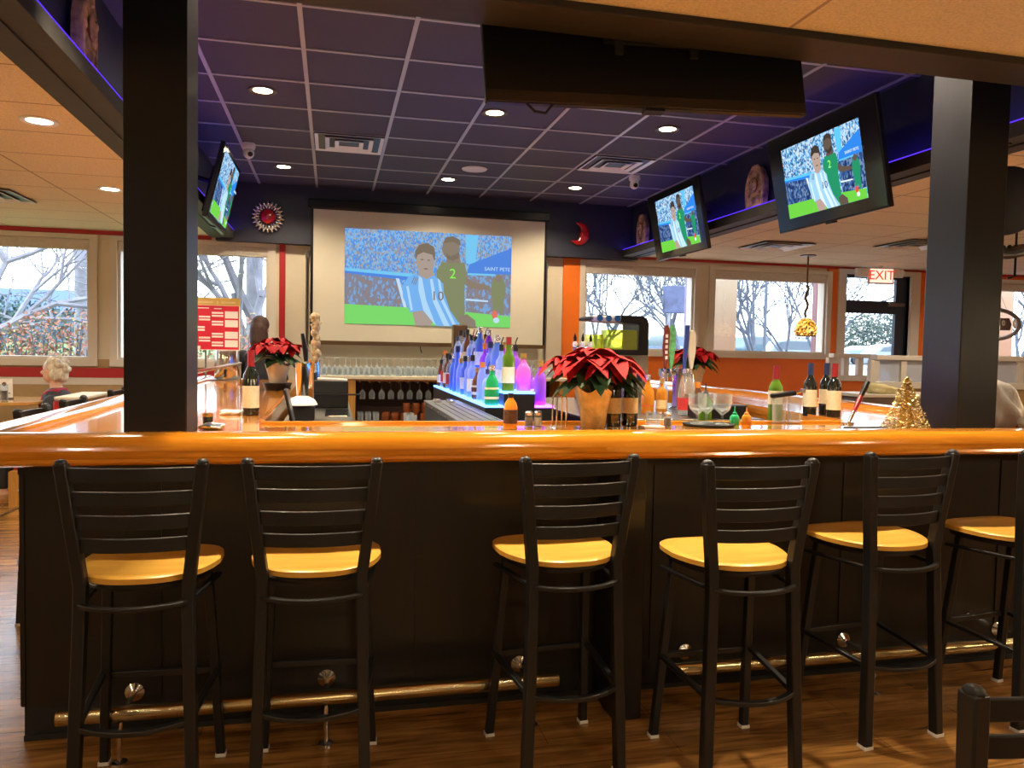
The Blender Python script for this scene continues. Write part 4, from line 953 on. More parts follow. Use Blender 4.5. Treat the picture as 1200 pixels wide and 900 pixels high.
# liquor display
ld = thing('liquor_display', 'stepped black liquor display with glowing blue and violet shelves', 'liquor shelf', (1.05, 5.5, 0))
b = nb(); box(b, .86, 1.27, 4.40, 6.75, .05, 1.108); obj('base_cabinet', b, M['black'], ld, w=True, smooth=0)
b = nb(); box(b, .97, 1.155, 4.40, 6.75, 1.108, 1.188); obj('riser', b, M['black'], ld, w=True, smooth=0)
b = nb(); box(b, 1.0, 1.13, 5.4, 6.75, 1.200, 1.27); obj('riser', b, M['black'], ld, w=True, smooth=0)
b = nb(); box(b, .86, .968, 4.398, 6.75, 1.108, 1.120); obj('lit_shelf', b, M['ledblue'], ld, w=True, smooth=0, label='blue glowing left step')
b = nb(); box(b, 1.157, 1.27, 4.398, 6.75, 1.108, 1.120); obj('lit_shelf', b, M['ledpurple'], ld, w=True, smooth=0, label='violet glowing right step')
b = nb(); box(b, .97, 1.155, 4.398, 6.75, 1.188, 1.200, 0); obj('lit_shelf', b, M['ledblue'], ld, w=True, smooth=0, label='blue glowing upper step')
b = nb(); box(b, 1.0, 1.13, 5.4, 6.75, 1.27, 1.28); obj('lit_shelf', b, M['ledblue'], ld, w=True, smooth=0)
rnd = random.Random(21)
ORD = ['frontmost', 'second', 'third', 'fourth', 'fifth', 'sixth', 'seventh', 'eighth', 'ninth', 'tenth', 'eleventh', 'twelfth', 'thirteenth', 'fourteenth']
cols = {'g_blue': 'blue', 'g_pale': 'pale blue', 'g_violet': 'violet', 'g_pink': 'pink', 'g_clear': 'clear', 'g_emerald': 'green', 'g_brown': 'brown', 'g_amber': 'amber', 'g_green': 'green', 'g_dark': 'dark'}
capn = {'cap_black': 'black', 'cap_silver': 'silver', 'cap_gold': 'gold', 'cap_navy': 'navy', 'cap_red': 'dark red', 'cap_orange': 'orange'}
rows = [  # x, z, y0, step, row words, list of (glass, shape, h, r, cap, label)
 (.914, 1.120, 4.46, .165, 'on the blue-lit left step', [('g_emerald', 'squat', .23, .042, 'cap_silver', 'labelc'), ('g_pale', 'liquor', .20, .032, 'cap_navy', None), ('g_pale', 'jug', .24, .035, 'cap_orange', None), ('g_brown', 'squat', .20, .036, 'cap_gold', 'labelc'), ('g_pale', 'liquor', .28, .036, 'cap_black', 'labelw'), ('g_pale', 'liquor', .27, .034, 'cap_silver', None),
   ('g_blue', 'liquor', .27, .036, 'cap_black', 'labelw'), ('g_pale', 'jug', .25, .036, 'cap_gold', None), ('g_blue', 'cone', .34, .038, 'cap_navy', None), ('g_blue', 'liquor', .28, .034, 'cap_silver', None), ('g_clear', 'liquor', .27, .034, 'cap_black', 'labelr'), ('g_brown', 'liquor', .28, .036, 'cap_black', 'labelc'), ('g_clear', 'cone', .30, .036, 'cap_orange', 'labelr'), ('g_brown', 'jug', .22, .036, 'cap_black', 'labelw')]),
 (1.20, 1.120, 4.47, .20, 'on the violet-lit right step', [('g_violet', 'liquor', .26, .036, 'cap_gold', None), ('g_violet', 'squat', .19, .036, 'cap_silver', 'labelw'), ('g_pink', 'liquor', .27, .036, 'cap_red', 'labelr'), ('g_blue', 'liquor', .25, .034, 'cap_black', None), ('g_pink', 'jug', .27, .036, 'cap_gold', None), ('g_violet', 'liquor', .28, .034, 'cap_black', 'labelw'), ('g_clear', 'liquor', .28, .036, 'cap_gold', 'labelc'), ('g_violet', 'cone', .29, .036, 'cap_orange', None), ('g_pink', 'liquor', .27, .034, 'cap_silver', None), ('g_brown', 'liquor', .28, .035, 'cap_black', 'labelt')]),
 (1.015, 1.200, 4.50, .18, 'on the left of the upper lit step', [('g_green', 'wine', .315, .038, 'cap_red', 'labelc'), ('g_pale', 'liquor', .27, .034, 'cap_black', 'labelw'), ('g_blue', 'jug', .33, .042, 'cap_silver', None), ('g_pale', 'liquor', .29, .036, 'cap_navy', 'labelw'), ('g_violet', 'liquor', .28, .034, 'cap_orange', None)]),
 (1.108, 1.200, 4.52, .18, 'on the right of the upper lit step', [('g_pink', 'squat', .22, .044, 'cap_gold', None), ('g_violet', 'liquor', .27, .035, 'cap_black', 'labelr'), ('g_blue', 'squat', .27, .038, 'cap_silver', None), ('g_pink', 'liquor', .29, .034, 'cap_gold', 'labelw'), ('g_violet', 'cone', .27, .036, 'cap_black', None)]),
 (1.030, 1.280, 5.50, .17, 'on the left of the topmost step', [('g_blue', 'liquor', .32, .042, 'cap_silver', 'labelw'), ('g_pale', 'jug', .25, .038, 'cap_black', 'labelw'), ('g_pale', 'liquor', .26, .036, 'cap_black', None), ('g_brown', 'wine', .31, .034, 'cap_black', 'labelt'), ('g_pale', 'liquor', .29, .034, 'cap_black', 'labelw'), ('g_clear', 'wine', .31, .034, 'cap_black', 'labelc'), ('g_pale', 'jug', .26, .035, 'cap_navy', None)]),
 (1.102, 1.280, 5.52, .17, 'on the right of the topmost step', [('g_violet', 'jug', .30, .034, 'cap_silver', 'labelw'), ('g_violet', 'liquor', .27, .034, 'cap_black', None), ('g_pink', 'liquor', .27, .034, 'cap_gold', None), ('g_blue', 'liquor', .28, .034, 'cap_silver', 'labelw'), ('g_clear', 'liquor', .27, .034, 'cap_red', None), ('g_violet', 'wine', .28, .034, 'cap_black', 'labelt')])]
for x, z, y0, stp, words, lst in rows:
    for i, (g_, sh, h_, r_, cp_, lb) in enumerate(lst):
        bottle('liquor_bottle', '%s bottle, %s cap, %s from front %s' % (cols[g_], capn[cp_], ORD[i], words) if i else '%s bottle, %s cap, frontmost %s' % (cols[g_], capn[cp_], words), 'bottle', (x+rnd.uniform(-.006, .006), y0+i*stp, z), h_, r_, g_, sh, lb, cp_, (.15, .45), .13, group='bottles '+words, pour=(i % 3 == 1), sq=(sh == 'liquor' and i % 4 == 3))
b = nb(); box(b, -.06, .06, -.05, .05, 0, .36); prism(b, [(-.06, .36), (.06, .36), (.06, .365), (-.06, .365)], -.05, .05, 'xz')
o = obj('gift_box', b, M['bronze'], bevel=.004, label='tall dark brown bottle box standing behind the tallest bottles', cat='box'); o.location = (1.066, 6.66, 1.28)
# drainboard
dr = thing('drainboard', 'long ribbed steel drainboard beside the liquor shelves, with two clips on it', 'drainboard', (.74, 4.5, 0))
b = nb(); box(b, .615, .855, 3.75, 5.35, 1.055, 1.085); obj('board', b, M['steel'], dr, w=True, bevel=.004)
b = nb()
for k in range(5): box(b, .65+.045*k, .655+.045*k, 3.8, 5.0, 1.085, 1.089)
obj('rib', b, M['steel'], dr, w=True, smooth=0)
b = nb(); box(b, .62, .85, 3.78, 5.3, .1, 1.055); obj('cabinet', b, M['blackmat'], dr, w=True, smooth=0)
b = nb()
for x in (.68, .77): box(b, x-.025, x+.025, 5.1, 5.2, 1.085, 1.105)
obj('clip', b, M['chrome'], dr, w=True, bevel=.005)
b = nb()
for k in range(5): ball(b, (.613, 3.95+.3*k, 1.068), .007, n=8)
obj('bolt', b, M['chrome'], dr, w=True)
for k, (y, hh) in enumerate(((5.0, .15), (4.75, .13), (5.2, .15))):
    tumbler('clear tumbler in the rack below the left edge of the drainboard', .50, y, hh, .035, .86, 'tumblers below the drainboard')
gr = thing('glass_rack', 'low dark rack holding tumblers below the drainboard', 'rack', (.5, 5.0, 0)); b = nb(); box(b, .40, .61, 4.6, 5.4, .82, .86); box(b, .41, .60, 4.62, 5.38, .0, .82); obj('rack_body', b, M['blackmat'], gr, w=True, bevel=.004)

# right island counter
ri = thing('steel_counter', 'steel counter behind the large poinsettia carrying the drink dispenser', 'counter', (1.9, 5, 0))
b = nb(); box(b, 1.45, 2.5, 4.2, 6.1, .05, 1.04); box(b, 1.43, 2.52, 4.18, 6.12, 1.04, 1.06); obj('cabinet', b, M['steel'], ri, w=True, bevel=.004)
# drink dispenser
ds = thing('drink_dispenser', 'refrigerated drink dispenser with bright yellow-green juice in its bowls', 'drink dispenser', (2.11, 5.62, 1.06))
b = nb(); box(b, -.22, .25, -.02, .34, 0, .36); box(b, -.02, .25, -.022, -.02, .05, .34); obj('lower_body', b, M['steel'], ds, bevel=.01)
b = nb(); box(b, .02, .10, -.03, -.02, .16, .26); box(b, .15, .20, -.03, -.02, .16, .26); obj('spout_window', b, M['cap_navy'], ds)
b = nb(); pts_ = [(-.08, .36), (.25, .36), (.25, .60), (.235, .64), (.19, .66), (-.15, .66), (-.20, .645), (-.20, .62), (.17, .60), (.17, .40), (-.08, .40)]; prism(b, pts_, -.03, .34, 'xz'); obj('housing', b, M['black'], ds, bevel=.008)
b = nb(); box(b, -.23, -.10, -.03, .15, .37, .60); box(b, -.09, .168, -.03, .15, .37, .60); obj('bowl', b, glass('clear_bowl', (.9, .95, .9), .96), ds, bevel=.015)
b = nb(); box(b, -.22, -.11, -.02, .14, .38, .51); box(b, -.08, .158, -.02, .14, .38, .55); obj('juice', b, glass('yellow_green_juice', (.90, .95, .05), .72, .2), ds, bevel=.01)
b = nb(); box(b, -.20, .02, -.045, .04, .61, .655); obj('logo_plate', b, M['white'], ds, bevel=.018)
b = nb()
for k in range(3): lathe(b, [(0, 0), (.024, 0), (.024, .004), (0, .004)], n=14, mx=Matrix.Translation((-.155+.07*k, -.045, .632)) @ Matrix.Rotation(PI/2, 4, 'X'))
obj('blue_badge', b, pm('blue_badge', (.02, .18, .55), .3), ds)
# three wine taps
wt = thing('wine_taps', 'row of three small black-handled taps above the poinsettia', 'taps', (1.635, 5.0, 1.06))
b = nb(); tube(b, [(-.06, 0, .40), (.06, 0, .40)], .02, 12); tube(b, [(0, 0, 0), (0, 0, .40)], .024, 12); obj('column', b, M['chrome'], wt)
for k in range(3):
    x = -.06+.055*k
    b = nb(); lathe(b, [(0, .41), (.014, .41), (.018, .43), (.012, .445), (0, .45)], (x, -.02, 0), 12); obj('tap_head', b, M['white'], wt)
    b = nb(); lathe(b, [(0, .445), (.008, .446), (.011, .47), (.003, .50), (0, .505)], (x, -.02, 0), 10); obj('tap_handle', b, M['black'], wt)
# right beer tower
redw = pm('brown_tap', (.20, .03, .02), .4, noise=.5, nscale=60); grn = pm('green_tap', (.12, .40, .16), .4, noise=.4, nscale=40); blu = pm('blue_tap', (.03, .06, .32), .25); cream = pm('cream_tap', (.66, .60, .50), .4)
tw = tower('beer tap tower with brown, green, blue and cream handles', 2.30, 4.92, 1.06, .28, [(-.125, .30, .045, redw, 'paddle'), (-.085, .30, .05, grn, 'paddle'), (.01, .30, .034, blu, 'cyl'), (.062, .27, .055, cream, 'paddle')])
b = nb(); tube(b, [(-.14, 0, .25), (.09, 0, .25)], .028, 12); obj('crossbar', b, M['chrome'], tw)
b = nb()
for k in range(5): box(b, -.134, -.116, -.0685, -.066, .34+.036*k, .34+.036*k+.022)
obj('lettering', b, M['white'], tw, smooth=0)
# bottles on the island
bottle('liquor_bottle', 'amber liquor bottle with silver stopper right of the green-shouldered wine bottle', 'bottle', (1.935, 4.58, 1.06), .24, .040, 'g_amber', 'squat', 'labelr', 'cap_silver', (.2, .4), .14)
bottle('liquor_bottle', 'smaller amber bottle with gold cap beside the large clear jug', 'bottle', (2.02, 4.56, 1.06), .22, .034, 'g_amber', 'liquor', 'labelt', 'cap_gold', (.15, .4), .14)
bottle('liquor_bottle', 'large clear bottle with red and white label below the tap handles', 'bottle', (2.135, 4.45, 1.06), .285, .052, 'g_clear', 'jug', 'labelr', 'cap_silver', (.12, .38), .08)
bottle('liquor_bottle', 'slim clear bottle with violet tint just left of the large clear bottle', 'bottle', (2.07, 4.66, 1.06), .26, .034, 'g_pale', 'liquor', None, 'cap_silver')
bottle('liquor_bottle', 'squat clear bottle with brown base right of the large clear bottle', 'bottle', (2.235, 4.5, 1.06), .20, .036, 'g_brown', 'jug', None, 'cap_orange')
b = nb(); box(b, -.16, .16, -.08, .08, 0, .08); o = obj('garnish_tray', b, M['black'], bevel=.008, label='long black garnish tray behind the small green and orange squeeze bottles', cat='tray'); o.location = (2.26, 4.28, 1.06)

# back counter
bc = thing('back_cabinet', 'orange wooden back cabinet with open shelf of glasses under the projection screen', 'cabinet', (1.2, 8.85, 0))
b = nb(); box(b, -.26, 2.66, 8.62, 9.12, 1.085, 1.12); obj('counter_top', b, M['cream'], bc, w=True, bevel=.004)
b = nb(); box(b, -.26, 2.66, 9.08, 9.12, 0, 1.085); obj('back_panel', b, pm('cabinet_back', (.07, .03, .018), .6), bc, w=True, smooth=0)
b = nb()
for x0_, x1_ in ((-.26, -.10), (.14, .25), (1.16, 1.21), (2.56, 2.66)): box(b, x0_, x1_, 8.64, 9.08, 0, 1.085)
box(b, .25, 1.16, 8.64, 9.08, .56, .60); box(b, -.26, 2.66, 8.66, 9.08, 0, .08); box(b, 1.21, 2.56, 8.66, 9.08, .5, .54)
obj('frame', b, M['boothwood'], bc, w=True, bevel=.004)
b = nb(); box(b, .25, 1.16, 8.66, 9.06, 1.065, 1.084)
for x_ in [.3+.105*k for k in range(9)]: box(b, x_-.004, x_+.004, 8.66, 9.06, 1.045, 1.065)
obj('hanging_rack', b, M['boothwood'], bc, w=True, smooth=0)
def stem_glass(nm, lbl, loc, up=True, grp=None, s=1.0):
    r = thing(nm, lbl, 'wine glass', loc, group=grp)
    pf = [(0, 0), (.034, 0), (.030, .003), (.005, .008), (.004, .075), (.012, .085), (.034, .115), (.038, .15), (.032, .195), (.030, .195), (.035, .15), (.030, .118), (0, .09)]
    if not up: pf = [(a, .195-c) for a, c in pf]
    b = nb(); lathe(b, [(a*s, c*s) for a, c in pf], n=14); obj('bowl', b, M['g_clear'], r); return r
g0 = stem_glass('wine_glass', 'clear wine glass standing upside down in the rows on the back counter', (-.2, 8.72, 1.12), False, 'upside-down wine glasses on the back counter')
n_ = 0
for k in range(25):
    for j in range(3):
        x = -.20+.115*k+(.05 if j == 1 else 0); 
        if k == 0 and j == 0: continue
        dup(g0, (x, 8.72+.11*j, 1.12), 0)
g1 = stem_glass('wine_glass', 'clear wine glass hanging by its foot from the rack in the back cabinet', (.33, 8.78, .86), False, 'wine glasses hanging in the back cabinet', .95)
for k in range(1, 8): dup(g1, (.33+.105*k, 8.78+.03*(k % 2), .86), 0)
g2 = tumbler('short clear glass on the shelf left of the copper mugs', .31, 8.72, .11, .034, .60, 'short glasses on the cabinet shelf')
for k in range(1, 9):
    c_ = g2.copy(); COL.objects.link(c_); c_.location = (.085*(k % 3), .11*(k//3), 0)
mg = thing('copper_mug', 'copper mug in the row on the shelf of the back cabinet', 'mug', (.58, 8.72, .60), group='copper mugs on the cabinet shelf')
b = nb(); lathe(b, [(0, 0), (.034, 0), (.042, .02), (.043, .085), (.040, .11), (.038, .11), (.04, .02), (0, .01)], n=16); obj('cup', b, M['copper'], mg)
b = nb(); tube(b, [(.04, 0, .09), (.065, 0, .085), (.07, 0, .055), (.062, 0, .03), (.042, 0, .025)], .005, 6); obj('handle', b, M['copper'], mg)
for k in range(1, 6): dup(mg, (.58+.105*k, 8.72, .60), .8)
for k in range(5): dup(mg, (.60+.105*k, 8.86, .60), 2.2)
for k in range(3): dup(mg, (.79+.105*k+.02, 8.72, .711), .4, 'copper mug stacked on top of another in the back cabinet')

# urn and poster at the far end of the left run
r = thing('steel_urn', 'tall stainless steel drink urn at the far end of the left bar run', 'urn', (-.975, 7.86, BT))
b = nb(); box(b, -.13, .20, -.13, .13, 0, .012); obj('tray', b, M['steel'], r, bevel=.004)
b = nb(); lathe(b, [(0, .012), (.112, .012), (.115, .02), (.115, .33), (.11, .345), (0, .36)], n=32); obj('body', b, M['chrome'], r)
b = nb(); tube(b, [(0, -.115, .06), (0, -.15, .06), (0, -.15, .03)], .011, 8); box(b, -.012, .012, -.16, -.14, .06, .10); obj('spigot', b, M['black'], r)
pc0, pc1 = yp(226, 348, 7.70), yp(281, 411, 7.70)
pw = .50; ph_ = pc0.z-pc1.z
r = thing('bracket_poster', 'red tournament bracket board with a gold header above the steel urn', 'poster', (pc1.x-pw/2, 7.70, pc1.z))
b = nb(); box(b, -pw/2, pw/2, 0, .012, 0, ph_); obj('board', b, M['paper'], r, smooth=0)
b = nb(); box(b, -pw/2+.006, pw/2-.008, -.001, 0, .008, ph_*.85); obj('red_field', b, M['postred'], r, smooth=0)
b = nb(); box(b, -pw/2, pw/2, -.0015, 0, ph_*.855, ph_); obj('gold_header', b, M['postgold'], r, smooth=0)
b = nb(); sx_ = lambda u: pw/2-(632-u)/530*.462; sz_ = lambda v: ph_*(1-(v-90)/710)
for u0, u1, v0 in [(480, 612, 270), (480, 612, 388), (480, 612, 545), (480, 612, 660)]: box(b, sx_(u0), sx_(u1), -.002, -.001, sz_(v0+95), sz_(v0))
for u0, u1, v0 in [(348, 462, 282), (348, 462, 322), (348, 462, 402), (348, 462, 440), (348, 462, 565), (348, 462, 603), (348, 462, 683), (348, 462, 722), (218, 332, 338), (218, 332, 376), (218, 332, 620), (218, 332, 660), (162, 278, 478), (162, 278, 516), (60, 165, 270), (60, 165, 405), (60, 165, 692)]: box(b, sx_(u0), sx_(u1), -.002, -.001, sz_(v0+24), sz_(v0))
box(b, sx_(60), sx_(235), -.002, -.001, sz_(785), sz_(742)); box(b, sx_(190), sx_(320), -.002, -.001, sz_(238), sz_(226)); box(b, sx_(370), sx_(445), -.002, -.001, sz_(242), sz_(230))
obj('bracket_boxes', b, M['paper'], r, smooth=0)
b = nb(); box(b, sx_(190), sx_(360), -.0025, -.0015, sz_(165), sz_(140)); box(b, sx_(440), sx_(590), -.0025, -.0015, sz_(165), sz_(140)); box(b, sx_(396), sx_(414), -.0025, -.0015, sz_(172), sz_(132)); obj('header_marks', b, M['labelt'], r, smooth=0)
b = nb(); box(b, -.06, -.045, .012, .02, -(pc1.z-BT), ph_*.6); box(b, -.16, .06, -.06, .08, -(pc1.z-BT), -(pc1.z-BT)+.01); obj('stand', b, M['steel'], r, smooth=0)

# ------------------------------------------------------------------ people
def blob(nm, parts, mat, parent, vox=.010, sm=4):
    b = nb()
    for k in parts:
        if k[0] == 'b': ball(b, k[1], k[2], n=16, mx=k[3] if len(k) > 3 else None)
        else: tube(b, k[1], k[2], 12); [ball(b, p_, r_, n=10) for p_, r_ in zip(k[1], k[2])]
    o = obj(nm, b, mat, parent, smooth=3.2)
    m_ = o.modifiers.new('remesh', 'REMESH'); m_.mode = 'VOXEL'; m_.voxel_size = vox; m_.use_smooth_shade = True
    s_ = o.modifiers.new('smooth', 'SMOOTH'); s_.iterations = sm; s_.factor = .5
    return o
def hand(px, d, s=1):
    """palm + five fingers; px wrist, d unit direction"""
    px, d = Vector(px), Vector(d).normalized(); sd = d.cross(Vector((0, 0, 1))).normalized()*s; o = [('t', [px, px+d*.05, px+d*.085], [.022, .030, .028])]
    for k, (off, ln) in enumerate(((-.024, .065), (-.008, .075), (.008, .072), (.024, .058))):
        a = px+d*.08+sd*off; o.append(('t', [a, a+d*ln*.5-Vector((0, 0, .006)), a+d*ln*.85-Vector((0, 0, .03))], [.009, .0085, .007]))
    a = px+d*.03-sd*.028; o.append(('t', [a, a+d*.03-sd*.02, a+d*.055-sd*.022-Vector((0, 0, .012))], [.011, .010, .008])); return o
def person(lbl, loc, rz, sit, hair, hairlong, collar=None):
    """figure faces local -y"""
    r = thing('person', lbl, 'person', loc, rz)
    hz = 1.18 if sit else 1.60  # head centre
    sh = hz-.235; hp = .50 if sit else .93
    P = []
    P += [('b', (0, .0, hz+.02), (.076, .092, .108)), ('b', (0, -.03, hz-.05), (.058, .06, .065)), ('b', (0, -.098, hz-.012), (.012, .02, .02)), ('t', [(0, .015, hz-.08), (0, .03, sh-.01)], [.052, .058]),
          ('b', (.077, .008, hz-.01), (.012, .02, .03)), ('b', (-.077, .008, hz-.01), (.012, .02, .03))]
    P += [('t', [(0, .03, sh-.03), (0, .04, (sh+hp)/2), (0, .03, hp)], [.12, .135, .15]), ('b', (0, .03, sh-.07), (.19, .10, .09)), ('b', (0, .04, hp), (.175, .12, .11))]
    for s in (-1, 1):
        el_ = (s*.235, -.02, sh-.30); wr = (s*.16, -.24, sh-.32)
        P += [('t', [(s*.175, .03, sh-.05), (s*.215, .02, sh-.17), el_], [.058, .05, .042]), ('t', [el_, wr], [.042, .028])]+hand(wr, (-s*.4, -1, -.05), s)
        if sit: P += [('t', [(s*.09, .0, hp), (s*.11, -.42, hp)], [.09, .062]), ('t', [(s*.11, -.42, hp), (s*.11, -.40, .08)], [.06, .04]), ('b', (s*.11, -.46, .04), (.045, .12, .04))]
        else: P += [('t', [(s*.09, .03, hp-.02), (s*.10, .02, .5), (s*.10, .04, .08)], [.095, .062, .04]), ('b', (s*.10, -.03, .04), (.045, .12, .04))]
    blob('body', P, M['skin'], r, .009, 5)
    C = [('t', [(0, .03, sh-.035), (0, .045, (sh+hp)/2), (0, .03, hp-.03)], [.13, .148, .165]), ('b', (0, .03, sh-.07), (.205, .115, .095)), ('t', [(0, .03, sh-.02), (0, .03, sh+.025)], [.085, .07])]
    for s in (-1, 1): C += [('t', [(s*.175, .03, sh-.05), (s*.22, .02, sh-.17), (s*.237, -.02, sh-.30)], [.07, .062, .056]), ('t', [(s*.237, -.02, sh-.30), (s*.17, -.21, sh-.318)], [.055, .042])]
    blob('jacket', C, M['jacket'], r, .010, 3)
    L_ = []
    for s in (-1, 1):
        if sit: L_ += [('t', [(s*.09, .02, hp), (s*.11, -.42, hp)], [.10, .074]), ('t', [(s*.11, -.42, hp), (s*.11, -.40, .12)], [.072, .055])]
        else: L_ += [('t', [(s*.09, .03, hp), (s*.10, .02, .5), (s*.10, .04, .12)], [.108, .075, .055])]
    blob('trousers', L_+[('b', (0, .04, hp), (.185, .13, .12))], M['blackmat'], r, .012, 3)
    if collar: blob('collar', [('t', [(-.06, -.03, sh+.03), (-.07, .05, sh+.05), (0, .10, sh+.05), (.07, .05, sh+.05), (.06, -.03, sh+.03), (0, -.075, sh-.0)], [.028, .03, .03, .03, .028, .026]), ('t', [(0, -.07, sh+.01), (0, -.105, sh-.10)], [.03, .03])], M[collar], r, .008, 2)
    H = [('b', (0, .022, hz+.048), (.094, .10, .096)), ('b', (0, .055, hz-.01), (.088, .075, .09))]
    if hairlong: H += [('t', [(0, .07, hz), (0, .10, hz-.13), (0, .105, hz-.24)], [.085, .075, .05]), ('b', (.06, .05, hz-.08), (.035, .05, .09)), ('b', (-.06, .05, hz-.08), (.035, .05, .09))]
    else:
        rn = random.Random(4)
        for k in range(26):
            a = rn.uniform(0, 2*PI); e = rn.uniform(-.15, 1.4); q_ = Vector((.095*math.cos(a)*math.cos(e), .03+.095*math.sin(a)*math.cos(e), .02+.105*math.sin(e)))
            if q_.y < -.035 and q_.z < .075: continue
            H.append(('b', (q_.x, q_.y, hz+q_.z), (.034, .034, .030)))
        H += [('b', (.07, .03, hz-.03), (.03, .05, .06)), ('b', (-.07, .03, hz-.03), (.03, .05, .06)), ('b', (0, .085, hz-.05), (.07, .04, .06))]
    blob('hair', H, M[hair], r, .008, 2)
    b = nb(); [ball(b, (s*.03, -.076, hz+.012), .009, n=8) for s in (-1, 1)]; obj('eyes', b, M['eye'], r)
    b = nb(); ball(b, (0, -.088, hz-.05), (.022, .007, .006), n=10); obj('lips', b, M['lip'], r)
    return r
lp = yp(63, 440, 8.2)
person('grey-haired person in black jacket with red collar seated at the left table', (lp.x, 8.2, -.03+.0), -PI/2, True, 'hairg', False, 'redcloth')
pp = yp(306, 400, 8.55)
person('person with long dark hair and black top seen from behind near the small poinsettia', (pp.x, 8.50, 0), math.radians(165), False, 'hairb', True)

# ------------------------------------------------------------------ left dining area
tb = thing('dining_table', 'light wooden dining table at the left edge with a cola glass on it', 'table', (-3.25, 8.2, 0))
b = nb(); o_ = [(.62*math.copysign(abs(math.cos(a))**.5, math.cos(a)), .42*math.copysign(abs(math.sin(a))**.5, math.sin(a))) for a in [2*PI*k/40 for k in range(40)]]; prism(b, o_, .845, .88, 'xy'); obj('tabletop', b, M['tabletop'], tb, bevel=.006)
b = nb(); tube(b, [(0, 0, .03), (0, 0, .85)], .035, 14); obj('pedestal', b, M['black'], tb)
b = nb(); box(b, -.3, .3, -.03, .03, 0, .03); box(b, -.03, .03, -.3, .3, 0, .031); obj('foot', b, M['black'], tb, bevel=.008)
cp_ = yp(10, 474, 8.15)
r = thing('drink_glass', 'glass of dark cola on the table in front of the grey-haired person', 'drink', (cp_.x, 8.05, .88))
b = nb(); lathe(b, [(0, 0), (.032, 0), (.038, .15), (.036, .15), (.030, .006), (0, .006)], n=16); obj('glass', b, M['g_clear'], r)
b = nb(); lathe(b, [(0, .007), (.029, .007), (.034, .09), (0, .09)], n=16); obj('cola', b, M['g_cola'], r)
r = thing('menu_stand', 'white card menu standing on the left table behind the cola', 'menu', (cp_.x-.05, 8.25, .88))
b = nb(); box(b, -.06, .05, -.003, .003, 0, .19); obj('card', b, M['paper'], r); 
b = nb(); ball(b, (-.02, -.004, .14), (.02, .001, .02), n=10); box(b, -.04, .03, -.0045, -.003, .05, .06); obj('print', b, M['labelb'], r)
b = nb(); box(b, -.06, .05, -.02, .02, 0, .012); obj('base', b, M['black'], r)
bt = thing('booth_bench', 'wooden booth bench with red vinyl seat behind the grey-haired person', 'booth', (-2.1, 7.9, 0))
b = nb(); box(b, -2.30, -2.12, 7.45, 7.49, 0, .93); box(b, -2.28, -2.13, 7.49, 8.2, .0, .93); obj('wooden_back', b, M['boothwood'], bt, w=True, bevel=.006)
b = nb(); box(b, -2.36, -2.305, 7.47, 8.2, .45, .92); box(b, -2.72, -2.305, 7.6, 8.85, .30, .44); obj('red_cushion', b, M['redvinyl'], bt, w=True, bevel=.015)
b = nb(); box(b, -2.34, -2.10, 7.44, 8.22, .93, .955); obj('top_cap', b, M['cream'], bt, w=True, bevel=.005)
b = nb(); box(b, -2.72, -2.38, 7.5, 8.83, 0, .30); obj('plinth', b, M['boothwood'], bt, w=True)
b = nb(); mxs = Matrix.Translation((-2.62, 6.9, 0)); box(b, -.015, .015, -1.6, 1.9, 0, .004, mx=mxs); struct('trim_14', b, M['steel'], smooth=0)

# ------------------------------------------------------------------ right side
def fence(lbl, p0, p1, z0, z1, nb_, pane=False):
    p0, p1 = Vector((*p0, 0)), Vector((*p1, 0)); d = p1-p0; L_ = d.length; a = math.atan2(d.y, d.x)
    r = thing('railing_panel', lbl, 'railing', p0, a, group='white railing panels')
    b = nb(); box(b, 0, L_, -.05, .05, z1-.05, z1); obj('top_rail', b, M['frame'], r, bevel=.006)
    b = nb(); box(b, 0, L_, -.04, .04, z0, z0+.07); obj('bottom_rail', b, M['frame'], r, bevel=.006)
    for k in range(nb_+1):
        x = L_*k/nb_; w_ = .035 if 0 < k < nb_ else .05
        b = nb(); box(b, x-w_, x+w_, -.03, .03, z0+.07 if 0 < k < nb_ else 0, z1-.05); obj('post', b, M['frame'], r, bevel=.004)
    b = nb(); box(b, .03, L_-.03, -.01, .01, 0.01, z0); obj('lower_board', b, M['orange'] if not pane else M['wains'], r, smooth=0)
    if pane:
        b = nb(); box(b, .03, L_-.03, .0, .006, z0+.07, z1-.05); obj('pane', b, M['lattice'], r, smooth=0)
a0, a1 = yp(974, 415, 8.3), yp(1024, 417, 8.3)
fence('farther low white railing with square openings in front of the glass door', (a0.x, 8.3), (a1.x, 8.3), 1.14, 1.47, 3)
a0, a1 = yp(1024, 418, 6.9), yp(1090, 418, 6.9)
fence('nearer white railing with pale frosted panes left of the right column', (a0.x, 6.9), (a1.x+.35, 6.9), 1.12, 1.46, 3, True)
a0, a1 = yp(1160, 419, 6.9), yp(1215, 419, 6.9)
fence('white railing with pale frosted panes showing right of the right column', (a0.x, 6.9), (a1.x+.9, 6.9), 1.12, 1.47, 4, True)
r = thing('side_table', 'low grey cabinet beyond the bar under the white railing', 'cabinet', (5.05, 6.2, 0))
a0 = yp(1003, 461, 6.1); b = nb(); box(b, a0.x, a0.x+1.0, 6.0, 6.4, 0, a0.z-.03); obj('body', b, pm('grey_brown', (.20, .16, .14), .6), r, w=True)
b = nb(); box(b, a0.x-.03, a0.x+1.05, 5.97, 6.43, a0.z-.03, a0.z); obj('top', b, M['frame'], r, w=True, bevel=.005)
a1 = yp(1047, 466, 5.9); crumple('folded_cloth', 'folded pale yellow cloth on the grey cabinet behind the tinsel tree', 'cloth', (a1.x+.05, 6.12, a0.z+.035), (.16, .10, .05), M['yellowcloth'], 12, .5, a0.z)

